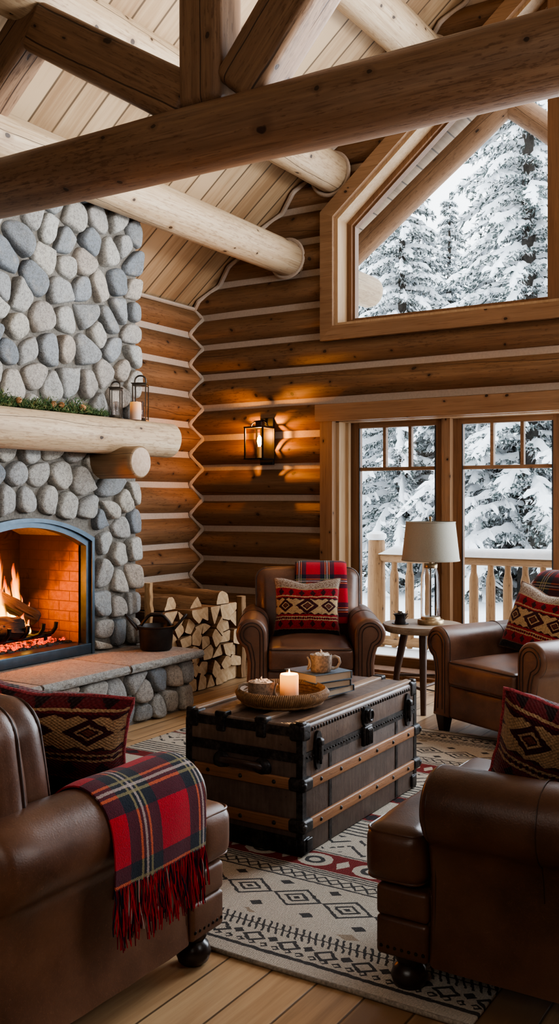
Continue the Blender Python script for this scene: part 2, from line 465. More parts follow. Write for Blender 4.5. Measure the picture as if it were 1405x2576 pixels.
m_booknavy = plain('dark navy book cloth', (.025,.035,.05), .55, nscale=120, namt=.15)
M = Mat('book pages', .8); z = M.sep(M.coord())[2]; s_ = M.math('SINE', z*2600.0)
m_pages = M.done(M.ramp(s_*.5+.5, [(0,(.36,.27,.19)),(1,(.52,.41,.30))]), bump=s_, strength=.3, dist=.002)
def trunkhide(name, cols, rough=.5):
    M = Mat(name, rough, .4); p = M.coord(); q = M.sep(p)
    b = M.noise(p, 7, 5, .7); w = M.noise(M.comb(q[0]*60,q[1]*60,q[2]*9), 1, 3, .6); sp = M.noise(p, 30, 3, .7)
    c = M.ramp(b*.6+w*.4, [(.35, cols[0]), (.52, cols[1]), (.7, cols[2])])
    c = M.mix(M.smooth(sp, .66, .74)*.8, c, tuple(x*.2 for x in cols[0]))
    return M.done(c, bump=b+w*.4+sp*.4, strength=.3, dist=.006)
m_trunk = trunkhide('worn trunk canvas', ((.055,.037,.029),(.098,.068,.054),(.15,.107,.087)))
m_trunktop = trunkhide('worn trunk lid', ((.06,.037,.027),(.115,.074,.055),(.20,.14,.105)), .38)
M = Mat('blackened trunk iron', .4, .5, .7)
p = M.coord(); f = M.noise(p, 55, 5, .7); b = M.noise(p, 14, 3, .6)
c = M.ramp(f*.6+b*.4, [(.38,(.010,.009,.009)),(.5,(.028,.026,.027)),(.62,(.075,.068,.064)),(.7,(.03,.02,.015))])
m_trunkmetal = M.done(c, rough=f*.4+.22, bump=f+b, strength=.3, dist=.004)

NAVY = (.008,.014,.028); RED = (.46,.004,.020); ORG = (.75,.16,.06); WHT = (.62,.52,.48)
def tartan(name, per=.25, offu=0.0, offv=0.0, dim=1.0):
    M = Mat(name, .95, .1)
    uv = M.sep(M.coord('UV'))
    wb = (M.noise(M.coord(), 300, 2, .6)-.5)*.006
    def parts(c, off):
        t = ((c+wb)/per+off).frac(); d = abs(t-.5)
        return d < .25, abs(d-.072) < .016, d < .017
    nu, ou, wu = parts(uv[0], offu); nv, ov, wv = parts(uv[1], offv)
    R = tuple(x*dim for x in RED); BU = tuple(x*dim for x in (.085,.008,.022)); O = tuple(x*dim for x in ORG); W_ = tuple(x*dim for x in WHT)
    c = M.mix(nu, M.mix(nv, R, BU), M.mix(nv, BU, NAVY))
    tw = ((uv[0]+uv[1])*170.0).frac() < .5
    c = M.mix(ou*(tw*.25+.62), c, M.mix(nv, O, (.30,.26,.13))); c = M.mix(wu*(tw*.3+.42), c, W_)
    tw2 = ((uv[0]-uv[1])*170.0).frac() < .5
    c = M.mix(ov*(tw2*.35+.5), c, M.mix(nu, O, (.30,.26,.13))); c = M.mix(wv*(tw2*.35+.38), c, W_)
    fz = M.noise(M.coord(), 240, 3, .7)
    c = M.mix(M.smooth(fz, .35, .75)*.4, c, (0,0,0))
    M.b.inputs['Sheen Weight'].default_value = .12; M.b.inputs['Sheen Roughness'].default_value = .6
    return M.done(c, bump=fz+tw*.15, strength=.5, dist=.004)
m_tartan = tartan('red tartan wool', .25, .02, .28)
m_tartan2 = tartan('red tartan fleece', .20, .35, .5)
m_tartan3 = tartan('dark tartan fleece', .24, .1, .2, .55)
M = Mat('tartan fringe yarn', .95, .1)
r = M.island(); tw = M.math('SINE', M.sep(M.coord())[2]*2200.0)
m_fringe = M.done(M.ramp(r, [(0,(.42,.006,.018)),(.3,(.42,.006,.018)),(.42,(.014,.016,.03)),(.6,(.16,.008,.02)),(.86,(.02,.016,.03)),(.95,(.36,.28,.26))], 'CONSTANT'), bump=tw, strength=.15, dist=.002)

def pillow_mat(name, dim=1.0, brown=0.0):
    M = Mat(name, .95, .1)
    p = M.sep(M.coord('UV'))
    wv = (M.noise(M.coord(), 70, 2, .6)-.5)*.05
    x = p[0]*2.0-1.0 + wv; z = p[1]*2.0-1.0 + wv - (.53 if brown else 0.0)
    CR=(.52,.37,.20); RD=(.34,.012,.025); MA=(.055,.008,.012); BK=(.012,.008,.008); BR=(.20,.13,.09)
    if brown:
        CR=(.46,.29,.155); RD=(.13,.016,.02); BR=(.20,.03,.035)
    sp = M.noise(M.coord(), 130, 2, .7)
    def band(lo, hi): return (z > lo) & (z < hi)
    c = M.mix(band(-.78, .66), BK, RD)
    c = M.mix(z > .62, c, BR)
    c = M.mix((z > .62) & (sp > .5), c, (.50,.42,.33))
    # motifs on red bands
    mx = (x*3.1).frac()-.5
    mot = ((abs(mx) + abs(z-.47)*2.0) < .26) | ((abs(mx) < .16) & (abs(z-.47) < .05)) | ((abs(mx) + abs(z+.62)*2.0) < .24)
    c = M.mix(mot*.9, c, BK)
    c = M.mix(band(-.30, .27), c, CR)
    # chevron edges of the cream band
    zz = ((x*9.0).pingpong(1.0))*.06
    c = M.mix(band(.19, .27) & ((z-.19) > zz), c, MA); c = M.mix(band(-.30, -.22) & ((z+.30) < zz), c, MA)
    for (cx, r_) in ((0.0,.34),(.66,.25),(-.66,.25),(1.2,.25),(-1.2,.25)):
        d = abs(x-cx)*1.0 + abs(z+.01)*1.15
        c = M.mix(d < r_, c, MA)
        c = M.mix((d < r_*.58) & (d > r_*.42), c, CR)
        c = M.mix(d < r_*.28, c, (.16,.05,.03))
    # saw tooth connecting the diamonds
    d2 = abs(abs(x)-.36)*.9
    for zc in (.33, -.38, -.47):
        c = M.mix(abs(z-zc) < .022, c, CR)
    st = ((x*14.0).frac() < .5)
    c = M.mix(band(-.46, -.39) & st, c, MA)
    c = M.mix(abs(z-.63) < .015, c, CR)
    c = M.mix(abs(z+.79) < .012, c, (.28,.10,.07))
    kn = M.math('SINE', p[0]*260.0) * M.math('SINE', p[1]*260.0)
    c = M.mix(M.smooth(sp, .35, .75)*.45, c, (.0,.0,.0))
    if dim < 1: c = M.mix(1-dim, c, (0,0,0))
    M.b.inputs['Sheen Weight'].default_value = .2
    return M.done(c, bump=kn*.5+sp, strength=.6, dist=.004)
m_pillow = pillow_mat('red woven pillow fabric'); m_pillow2 = pillow_mat('brown woven pillow fabric', 1.0, 1.0); m_pillow3 = pillow_mat('maroon woven pillow fabric', .8, 1.0)
m_kindle = wood('kindling wood', (.55,.36,.19), (.40,.24,.115), (.20,.105,.05), 0, False, .8, gs=1.6, knots=.1, bump=.8, fleck=.5)
m_pilledge = plain('woven pillow edge', (.16,.09,.06), .95, nscale=150, namt=.6)
m_pilltrim = plain('pillow trim yarn', (.30,.05,.06), .95, nscale=150, namt=.7)

def rug_mat(x0, x1, y0, y1):
    M = Mat('tribal wool rug', .97, .08)
    p = M.sep(M.coord('Generated'))
    wob = (M.noise(M.coord(), 45, 2, .5)-.5)*.012
    W = x1-x0; H = y1-y0
    x = p[0]*W + wob; y = p[1]*H + wob
    e = (H/2) - abs(y-H/2)
    CR=(.60,.55,.47); DK=(.035,.037,.043); RD=(.20,.035,.035); TN=(.29,.22,.15)
    def band(a, b): return (e > a) & (e < b)
    def cell(v, per): return ((v/per).frac()-.5)*per
    c = M.mix(M.noise(M.coord(), 3, 2, .5), CR, (.47,.42,.34))
    dk = band(.055, .072)
    xs = cell(x, .13)
    d1 = abs(xs)*.85 + abs(e-.130); dk = dk | ((d1 < .038) & (d1 > .023))
    xq = cell(x+.065, .13); dk = dk | ((abs(xq)*.85+abs(e-.142)) < .019)
    xm = cell(x+.03, .0433); d2 = abs(xm)*.8+abs(e-.094); dk = dk | ((d2 < .0165) & (d2 > .007) & (xm+(e-.094) > -.010))
    # comb
    tk = ((x+e*.45)/.0245).frac() < .36
    dk = dk | (band(.174, .25) & tk) | band(.209, .215)
    # diamonds
    xd = cell(x+.02, .197)
    d = abs(xd)/.0985 + abs(e-.452)/.075
    dk = dk | ((d < 1.02) & (d > .84)) | ((d < .54) & (d > .36)) | (d < .17)
    xh = cell(x+.1185, .197)
    sq = (abs(xh)*.75+abs(e-.345) < .021) | (abs(xh)*.75+abs(e-.548) < .021); dk = dk | sq
    tan = (abs(cell(x+.12, .197)*.5)+abs(e-.275) < .022) & (M.noise(M.coord(), 9, 1, .5) > .5)
    # chain
    dk = dk | band(.590,.600) | band(.668,.676) | band(.684,.692)
    zc = ((x/.05).pingpong(1.0)-.5)*.05
    dk = dk | (band(.603,.662) & ((abs((e-.633)-zc) < .006) | (abs((e-.633)+zc) < .006)))
    # red band with rings
    rd = band(.715, .865)
    xr = cell(x+.07, .24); rr = ((xr*.85).pow(2.0)+(e-.79).pow(2.0)).pow(.5)
    rd = rd & (abs(xr)+abs(e-.79)*.7 > .035)
    ring = rr < .062; rd = rd & (1-ring)
    hour = (abs(abs(xr)-.12) + abs(e-.79)*.6 < .028); rd = rd & (1-hour)
    dk = dk | ((rr < .036) & (rr > .019)) | band(.700,.708) | band(.872,.880)
    # zigzag field and fine stripes
    z2 = ((x/.085).pingpong(1.0)-.5)*.075
    dk = dk | (band(.90,1.07) & (abs(cell(e-.985-z2, .075)) < .009) & (M.noise(M.coord(), 26, 1, .5) > .42))
    dk = dk | (band(1.09,1.27) & (abs(cell(e, .034)) < .006))
    rd = rd | band(1.29,1.38); dk = dk | band(1.275,1.285)
    xz = cell(x, .2); dk = dk | (band(1.29,1.38) & (abs(xz)+abs(e-1.335)*1.4 < .05))
    c = M.mix(tan*.8, c, TN); c = M.mix(rd, c, RD)
    fz = M.noise(M.coord(), 150, 3, .7); fz2 = M.noise(M.coord(), 70, 3, .7)
    c = M.mix((dk & (fz2 > .30))*.93, c, DK)
    c = M.mix(M.smooth(fz, .3, .8)*.4, c, (.03,.03,.03))
    rib = M.math('SINE', x*900.0)
    return M.done(c, bump=fz+rib*.25, strength=.6, dist=.005)

M = Mat('snow', .8, .3)
f = M.noise(M.coord(), 12, 4, .6)
M.b.inputs['Subsurface Weight'].default_value = .0
m_snow = M.done(M.ramp(f, [(.3,(.80,.85,.90)),(.7,(.93,.95,.97))]), bump=f, strength=.25, dist=.03)
M = Mat('conifer needles', .8, .2)
r = M.island()
m_needle = M.done(M.ramp(r, [(0,(.055,.075,.073)),(.32,(.10,.125,.12)),(.52,(.19,.22,.22)),(.62,(.5,.55,.57)),(.75,(.85,.88,.9)),(1,(.9,.92,.94))]))  # grey-greens lightened to stand in for distant haze; white islands are frost
M = Mat('garland needles', .7, .3); r = M.island()
m_garland = M.done(M.ramp(r, [(0,(.02,.05,.02)),(.5,(.06,.11,.035)),(.85,(.14,.17,.06)),(1,(.26,.2,.08))]))
m_cone = plain('pine cone brown', (.34,.16,.06), .8, nscale=60, namt=.5)
m_bark = plain('conifer bark', (.05,.045,.04), .95, nscale=20, namt=.5)
m_cable = plain('black cable', (.01,.01,.01), .5)
# ------------------------------------------------------------ layout constants
XL, YB, XR, YR = -5.25, 6.95, 1.45, -2.0
EAVE, SL, RX = 3.10, .82, -1.93
RZ = EAVE + SL*(RX-XL)
def roof(x): return EAVE + SL*((x-XL) if x < RX else (2*RX-x-XL))
CS = .27; CB = 1.138; CL = CB+.115           # chink spacing, back wall and left wall chink heights
def prot(z, base):
    t = ((z-base)/CS) % 1.0 - .5              # 0 at log centre
    hw = .415
    if abs(t) >= hw: return 0.0
    k = abs(t)/(hw*1.04)
    return .095*(1-.55*k-.45*k**4)
def bead(z, base):
    t = abs(((z-base)/CS) % 1.0 - .5)*2
    return .088*(1-t)+.002
def course_rows(base, zmin, zmax):
    out = []
    k0 = int((zmin-base)/CS)-2
    for k in range(k0, k0+40):
        z0 = base+k*CS
        rows = [z0 + CS*(.5+t*.415) for t in (-1,-.93,-.8,-.6,-.35,0,.35,.6,.8,.93,1)]
        rows = [min(max(z, zmin), zmax) for z in rows]
        rows = [z for i, z in enumerate(rows) if i == 0 or z > rows[i-1]+1e-4]
        if len(rows) >= 3: out.append((k, rows))
    return out
# openings of the back wall (outer edge of the casings)
DX0, DX1, DZ = -3.88, .02, 2.16
WX0, WZ0, WZS, WS = -3.88, 2.70, 3.76, .84
def open_left(z):
    if z < DZ: return DX0
    if z < WZ0: return None
    if z < WZS: return WX0
    return WX0 + (z-WZS)/WS
def xroof(z): return XL-.12 if z <= EAVE else XL + (z-EAVE)/SL
def wall_back():
    mb = MB()
    for k, rows in course_rows(CB, -.02, RZ-.05):
        zc = (rows[0]+rows[-1])/2
        for side in (0, 1):
            xs = []
            for z in rows:
                o = open_left(z); l = xroof(z)+.03
                if side == 0:
                    r = 2*RX-l if o is None else o+.03
                    xs.append((l, r))
                else:
                    xs.append(None if o is None else (2*RX-o-.03, 2*RX-l))
            if any(q is None for q in xs):
                if side == 1: continue
            n = 26
            vs = []; fs = []
            for z, (l, r) in zip(rows, xs):
                r = max(r, l+.01)
                for i in range(n+1):
                    x = l+(r-l)*i/n
                    pr = prot(z, CB)
                    w = 1+.10*mnoise.noise((x*1.1, k*7.7, z*2))
                    dz = .006*mnoise.noise((x*1.3, k*3.1, 5.0))
                    vs.append((x, YB-pr*w, z+dz))
            for a in range(len(rows)-1):
                for i in range(n):
                    fs.append((a*(n+1)+i, a*(n+1)+i+1, (a+1)*(n+1)+i+1, (a+1)*(n+1)+i))
            mb.add(vs, fs, 0)
    w = mb.build('wall_back', m_walllog_x, smooth=60, kind='structure')
    # mortar plane between the logs, clipped to the gable and the openings
    ch = MB()
    y = YB-.012; T = .25
    def slab(pts):
        n = len(pts)
        vs = [(a, y, b) for a, b in pts]+[(a, y+T, b) for a, b in pts]
        ch.add(vs, [tuple(range(n)), tuple(reversed(range(n, 2*n)))]+[(i, n+i, n+(i+1) % n, (i+1) % n) for i in range(n)])
    zt = WZS+WS*(RX-WX0)
    slab([(XL-.2,-.02),(DX0,-.02),(DX0,DZ),(XL-.2,DZ)])
    slab([(XL-.2,DZ),(2*RX-XL+.2,DZ),(2*RX-XL+.2,WZ0),(XL-.2,WZ0)])
    slab([(XL-.2,WZ0),(WX0,WZ0),(WX0,WZS),(RX,zt),(RX,RZ),(XL-.2,EAVE-.16)])
    slab([(2*RX-XL+.2,WZ0),(2*RX-XL+.2,EAVE-.16),(RX,RZ),(RX,zt),(2*RX-WX0,WZS),(2*RX-WX0,WZ0)])
    slab([(DX1-.15,-.02),(XR+.2,-.02),(XR+.2,DZ),(DX1-.15,DZ)])
    # mortar beads: along the corner zigzag and along the roof line
    path = []
    z = 0.0
    while z < EAVE+.02:
        path.append((XL+bead(z, CL)+.012, YB-bead(z, CB)-.012, z)); z += .0135
    ch.tube(path, .021, 8)
    path = []
    for i in range(150):
        x = XL+.03+(RX-XL)*i/150
        zz = roof(x)-.035
        path.append((x, YB-bead(zz, CB)-.014, zz))
    ch.tube(path, .021, 8)
    o = ch.build('chinking', m_chink, parent=w, smooth=40)
def wall_left():
    mb = MB()
    for k, rows in course_rows(CL, -.02, EAVE+.06):
        vs = []; fs = []; n = 40
        for z in rows:
            for i in range(n+1):
                yy = YR + (YB+.12-YR)*i/n
                w = 1+.10*mnoise.noise((yy*1.1, k*5.3+40, z*2))
                vs.append((XL+prot(z, CL)*w, yy, z+.006*mnoise.noise((yy*1.3, k*3.7, 8.0))))
        for a in range(len(rows)-1):
            for i in range(n):
                fs.append((a*(n+1)+i+1, a*(n+1)+i, (a+1)*(n+1)+i, (a+1)*(n+1)+i+1))
        mb.add(vs, fs, 0)
    w = mb.build('wall_left', m_walllog_y, smooth=60, kind='structure')
    ch = MB(); ch.box(XL-.2, XL+.012, YR, YB+.2, -.02, EAVE+.05)
    ch.tube([(XL+.055, 5.2+i*.02, EAVE+.005) for i in range(84)], .018, 6)
    ch.build('chinking', m_chink, parent=w, smooth=40)
wall_back(); wall_left()
mb = MB(); mb.box(XR, XR+.2, YR, YB, -.02, EAVE+.1); mb.build('wall_right', m_walllog_y, kind='structure')
mb = MB()
mb.prism([(XL-.2,-.02),(XR+.2,-.02),(XR+.2,EAVE-.1),(RX,RZ),(XL-.2,EAVE-.1)], lambda a,b,d: (a,d,b), YR-.2, YR)
mb.build('wall_rear', m_walllog_x, kind='structure')
mb = MB(); mb.box(XL-.2, XR+.2, YR-.2, YB+.3, -.12, 0.0); mb.build('floor', m_floor, kind='structure')
SA = math.atan(SL); SLEN = (RX-XL)/math.cos(SA)
for i in (0, 1):
    mb = MB(); mb.box(-.35, SLEN+(.0 if i else .02), YR-.2, YB+.25, 0, .14)
    # rotate about Y so that local X climbs the slope
    o = mb.build('ceiling', m_ceiling, kind='structure')
    if i == 0: o.location = (XL, 0, EAVE); o.rotation_euler = (0, -SA, 0)
    else: o.location = (2*RX-XL, 0, EAVE); o.rotation_euler = (0, -SA, PI); o.location = (2*RX-XL, YB+YR+.05, EAVE)

# ------------------------------------------------------------ roof purlins, truss
def log_thing(name, label, cat, p0, p1, r0, r1, mats, seed, bow=.03, seg=24, rings=18, group=None, wob=.05, flat=None, bark=0.0):
    p0 = Vector(p0); p1 = Vector(p1); d = p1-p0; L = d.length
    mb = MB()
    mb.log((0,0,0), (L,0,0), r0, r1, seg, rings, wob, seed, 0, 1, bow, flat, .012, bark)
    o = mb.build(name, mats, smooth=50)
    o.location = p0
    o.rotation_euler = d.to_track_quat('X', 'Z').to_euler()
    return tag(o, label, cat, group) if label else o
PUR = [(-4.215, 3.43, .15), (-3.80, 4.07, .165), (-2.93, 4.80, .165)]
ringm = MB()
for (x, z, r) in PUR:
    path = []
    for k in range(40):
        a = 2*PI*k/40
        path.append((x+(r+.008)*math.cos(a), YB-.085, z+(r+.008)*math.sin(a)))
    ringm.tube(path, .017, 6, closed=True)
ringm.build('trim_1', m_chink, kind='structure')
lab = ['pale peeled purlin log running over the stone chimney to the back wall',
       'pale purlin log under the ceiling boards, second one up from the chimney',
       'topmost pale purlin log under the ceiling boards near the ridge']
for i, (x, z, r) in enumerate(PUR):
    log_thing('roof_purlin', lab[i], 'roof log', (x, YR+.1, z), (x, YB-.02, z), r*1.08, r*.97, [m_pale, m_cut], i*3+1, .04, group='pale roof purlins')
TY = 3.60; KX = -2.63
truss = thing('roof_truss', 'large honey brown timber truss with a log tie beam crossing the room overhead', 'truss', (KX, TY, 3.0))
def into(o, par):
    o.parent = par; o.matrix_parent_inverse = Matrix.Translation(-Vector(par.location)); return o
into(log_thing('tie_beam', None, None, (-4.42, TY, 3.09), (XR-.05, TY, 3.04), .150, .162, [m_beam, m_cut], 21, .05, 28, 30), truss)
def timber(name, p0, p1, w, t, seed):
    p0 = Vector(p0); p1 = Vector(p1); d = p1-p0; L = d.length; d.normalize()
    yv = Vector((0,1,0)); zv = d.cross(yv).normalized()
    mb = MB()
    def fn(q, h):
        n1 = mnoise.noise((q[0]*1.5+seed, q[1]*3, q[2]*3))
        return (q[0], q[1]*(1+.05*n1), q[2]*(1+.05*n1))
    mb.rbox(L, t, w, min(w,t)*.20, 4, 12, 0, (L/2,0,0), fn)
    o = mb.build(name, m_beam, smooth=60)
    m = Matrix((d, yv, zv)).transposed().to_4x4(); m.translation = p0-Vector(truss.location)
    o.parent = truss; o.matrix_local = m
    return o
timber('king_post', (KX, TY, 3.205), (KX, TY, 5.0), .235, .22, 3)
timber('strut', (KX-.09, TY+.01, 3.25), (-3.74, TY+.01, 3.88), .25, .20, 11)
timber('strut', (KX+.17, TY+.01, 3.24), (-1.33, TY+.01, 4.55), .265, .20, 17)
timber('rafter', (-4.44, TY+.02, 3.36), (-3.70, TY+.02, 3.99), .22, .19, 29)
# ------------------------------------------------------------ gable window and glazed doors
YI = YB-.085; YG = YB+.15
def frame_poly(mb, pts, y0, y1, w, mat=0, closed=True):
    """frame of inner offset w along a convex polygon pts (x,z); each side its own board"""
    n = len(pts)
    cx = sum(p[0] for p in pts)/n; cz = sum(p[1] for p in pts)/n
    def off(i, ww):
        a = Vector(pts[(i-1) % n]); b = Vector(pts[i]); c = Vector(pts[(i+1) % n])
        d1 = (b-a).normalized(); d2 = (c-b).normalized()
        n1 = Vector((-d1.y, d1.x)); n2 = Vector((-d2.y, d2.x))
        m = (n1+n2); m = m/(m.dot(n1))
        return b+m*ww
    inn = [off(i, w) for i in range(n)]
    for i in range(n):
        j = (i+1) % n
        q = [Vector(pts[i]), Vector(pts[j]), inn[j], inn[i]]
        mb.hexa([(q[0].x,y0,q[0].y),(q[1].x,y0,q[1].y),(q[1].x,y1,q[1].y),(q[0].x,y1,q[0].y),
                 (q[3].x,y0,q[3].y),(q[2].x,y0,q[2].y),(q[2].x,y1,q[2].y),(q[3].x,y1,q[3].y)], mat)
    return [(v.x, v.y) for v in inn]
zt = WZS+WS*(RX-WX0)
outer = [(WX0,WZ0),(2*RX-WX0,WZ0),(2*RX-WX0,WZS),(RX,zt),(WX0,WZS)]
mb = MB()
i1 = frame_poly(mb, outer, YI-.03, YB+.02, .115, 0)
w1 = mb.build('window_1', m_trim_x, kind='structure', smooth=30)
mb = MB(); i2 = frame_poly(mb, i1, YB-.07, YB+.24, .028, 0)
mb.build('jamb', m_jamb, parent=w1, smooth=30)
mb = MB(); i3 = frame_poly(mb, i2, YB+.09, YB+.22, .042, 0)
i4 = frame_poly(mb, i3, YB+.12, YB+.18, .018, 0)
mb.box(RX-.09, RX+.09, YB-.05, YB+.2, WZ0+.1, zt-.2, 0)
mb.build('sash', m_sash, parent=w1, smooth=30)
mb = MB(); mb.add([(x, YG, z) for x, z in i3], [tuple(range(len(i3)))]); mb.build('pane', m_glass, parent=w1, smooth=0)
# doors -----------------------------------------------------------------
mb = MB()
mb.box(DX0, DX0+.115, YI-.03, YB+.02, 0, DZ-.12, 0); mb.box(DX1-.115, DX1, YI-.03, YB+.02, 0, DZ-.12, 0)
t1 = mb.build('trim_2', m_trim, kind='structure', smooth=30)
mb = MB(); mb.box(DX0-.04, DX1+.04, YI-.045, YB+.02, DZ-.125, DZ+.015, 0)
mb.build('trim_3', m_trim_x, kind='structure', smooth=30)
jx = DX0+.115
mb = MB()
mb.box(jx, jx+.03, YB-.05, YB+.24, 0, 2.06, 0); mb.box(DX1-.145, DX1-.115, YB-.05, YB+.24, 0, 2.06, 0)
mb.box(jx+.03, jx+.06, YB+.06, YB+.10, 0, 2.03, 0)
mb.box(jx, DX1-.115, YB-.05, YB+.24, 2.03, 2.075, 0)
mb.build('trim_4', m_jamb, kind='structure', smooth=30)
mb = MB(); mb.box(DX0, DX1, YI-.10, YB+.24, 0, .028, 0); mb.box(DX0, DX1, YI-.05, YB+.05, .0, .05, 0)
mb.build('trim_5', m_sash, kind='structure', smooth=30)
def door(n, x0, x1):
    y0, y1 = YB+.125, YB+.18
    s = .095; zb, zt_ = .115, 1.985
    mb = MB()
    mb.box(x0, x0+s, y0, y1, .028, 2.035); mb.box(x1-s, x1, y0, y1, .028, 2.035)
    d = mb.build('door_%d' % n, m_sash, kind='structure', smooth=30)
    mb = MB(); mb.box(x0+s, x1-s, y0, y1, .028, zb); mb.box(x0+s, x1-s, y0, y1, zt_, 2.035)
    zm = 1.645
    mb.box(x0+s, x1-s, y0+.005, y1-.005, zm-.014, zm+.014)
    for k in (1, 2):
        xx = x0+s+(x1-x0-2*s)*k/3
        mb.box(xx-.013, xx+.013, y0+.007, y1-.007, zm+.014, zt_)
    mb.build('rails', m_trim_x, parent=d, smooth=30)
    mb = MB(); ym = (y0+y1)/2; mb.box(x0+s, x1-s, ym-.003, ym+.003, zb, zt_)
    mb.build('pane', m_glass, parent=d, smooth=0)
    mb = MB()
    for (a, b) in ((x0+s, x0+s+.008), (x1-s-.008, x1-s)): mb.box(a, b, y0-.006, y0, zb, zt_)
    mb.build('glazing_bead', m_steel, parent=d, smooth=0)
    return d
d1 = door(1, jx+.03, -2.865); d2 = door(2, -2.835, -1.935)
door(3, -1.925, -1.02); door(4, -1.01, DX1-.145)
mb = MB(); mb.box(-2.885, -2.815, YB+.06, YB+.13, .028, 2.035)
mb.build('trim_6', m_trim, kind='structure', smooth=30)
mb = MB(); mb.box(-2.95, -2.915, YB+.085, YB+.125, .92, 1.14, b=.01); mb.tube([(-2.93, YB+.09, .95), (-2.93, YB+.055, .96), (-2.93, YB+.05, 1.0), (-2.93, YB+.055, 1.1), (-2.93, YB+.09, 1.11)], .011, 8)
mb.build('door_handle', m_iron, parent=d1)

# ------------------------------------------------------------ outdoors
mb = MB()
nx = 40
gx = [-45+k*1.9 for k in range(nx)]; gy = [9.9, 10.6, 12, 14, 17, 21, 26, 33, 45, 70]
vs = [(x, y, -.34 + (.16*mnoise.noise((x*.25, y*.25, 0)) if y > 10 else -.3) + max(0, (y-20))*.05) for y in gy for x in gx]
fs = [(j*nx+i, j*nx+i+1, (j+1)*nx+i+1, (j+1)*nx+i) for j in range(len(gy)-1) for i in range(nx-1)]
mb.add(vs, fs); o = mb.build('snow_ground', m_snow, kind='structure')
mb = MB()
nx = 30
vs = [(-7+k*.5, y, -.13+.03*mnoise.noise((k*.4, y*2, 3))+(.03 if y > 8.0 else 0)) for y in (7.2, 7.5, 7.9, 8.3, 8.7, 9.0, 9.1) for k in range(nx)]
fs = [(j*nx+i, j*nx+i+1, (j+1)*nx+i+1, (j+1)*nx+i) for j in range(6) for i in range(nx-1)]
mb.add(vs, fs); mb.box(-7, 7.5, 7.19, 9.1, -.6, -.2)
mb.build('snowy_deck', m_snow, kind='structure')
RYD = 8.8
rl = thing('deck_railing', 'snow-capped log railing with round balusters on the deck outside the doors', 'railing', (0, RYD, -.12))
def rlog(name, p0, p1, r, mat, seed, seg=14):
    mb = MB(); p0 = Vector(p0); p1 = Vector(p1); d = p1-p0
    mb.log((0,0,0), (d.length,0,0), r, r, seg, 14, .06, seed, 0, 0, .012)
    o = mb.build(name, mat, parent=rl, smooth=50); o.location = p0; o.rotation_euler = d.to_track_quat('X','Z').to_euler()
    return o
RT = .81+.12
rlog('top_rail', (-4.28,0,RT), (1.6,0,RT), .052, m_rail, 3)
rlog('bottom_rail', (-4.28,0,.08), (1.6,0,.08), .05, m_rail, 5)
for px in (-4.33, -1.75, .9):
    mb = MB(); mb.lathe([(.088,0),(.092,.5),(.085,RT+.16),(.07,RT+.175)], 16, 0, wob=lambda a,z: 1+.05*mnoise.noise((a, z, px)))
    po = mb.build('post', m_railz, parent=rl, loc=(px,0,0), smooth=50)
    mb = MB(); mb.lathe([(.085,0),(.105,.02),(.1,.06),(.05,.085),(.0,.09)], 14, 0, cap1=False); mb.build('snow_cap', m_snow, parent=po, loc=(0,0,RT+.172))
k = 0; x = -4.13
bal = None
while x < 1.5:
    if bal is None:
        mb = MB(); mb.lathe([(.026,0),(.042,.06),(.045,.3),(.045,.7),(.042,RT-.19),(.030,RT-.14),(.027,RT-.03)], 14, 0, wob=lambda a,z: 1+.06*mnoise.noise((math.cos(a), z*3, 2)))
        bal = mb.build('baluster', m_railz, parent=rl, loc=(x,0,.02), smooth=60)
    elif min(abs(x-p) for p in (-4.33,-1.75,.9)) > .1:
        b = bal.copy(); C.objects.link(b); b.location = (x,0,.02)
    x += .168
mb = MB()
n = 90
vs = []; fs = []; sg = 9
for i in range(n+1):
    x = -4.27+5.8*i/n
    hh = .085+.025*mnoise.noise((x*1.3, 0, 0)); 
    e = min(1, (i+.3)/2.5, (n-i+.3)/2.5)
    for j in range(sg):
        a = PI*j/(sg-1)
        vs.append((x, math.cos(a)*.085*(1+.1*mnoise.noise((x*3, j, 0))), RT+.03+math.sin(a)**.7*hh*e))
for i in range(n):
    for j in range(sg-1): fs.append((i*sg+j, i*sg+j+1, (i+1)*sg+j+1, (i+1)*sg+j))
mb.add(vs, fs); mb.build('snow_cap', m_snow, parent=rl, smooth=80)
# roof overhang: fly rafters, soffit and the outer purlin ends
def rotx(p0, p1): return (Vector(p1)-Vector(p0)).to_track_quat('X','Z').to_euler()
ov = thing('gable_overhang', 'log gable overhang outside the upper window with two rafters meeting at a peak', 'roof overhang', (-2.8, 8.3, 4.9))
into(log_thing('rafter', None, None, (-4.72, 8.3, 3.50), (-2.79, 8.3, 4.93), .112, .112, [m_fly, m_cut], 33, .02), ov)
into(log_thing('rafter', None, None, (-2.77, 8.32, 4.93), (-1.1, 8.32, 3.43), .112, .112, [m_fly, m_cut], 35, .02), ov)
into(log_thing('purlin_end', None, None, (-4.215, 7.205, 3.43), (-4.215, 8.42, 3.43), .15, .15, [m_pale, m_cut], 39, .01), ov)
mb = MB()
sa = math.atan((4.93-3.52)/(4.72-2.79)); sl = 2.75
mb.box(-.5, sl-.2, 0, 1.3, 0, .03)
o = mb.build('soffit', planks('soffit boards', ((.36,.25,.16),(.30,.20,.12),(.2,.125,.07)), .2, 1, 0, .6, 3.0, knots=.3))
o.location = (-4.78, 7.21, 3.70); o.rotation_euler = (0, -sa, 0); into(o, ov)

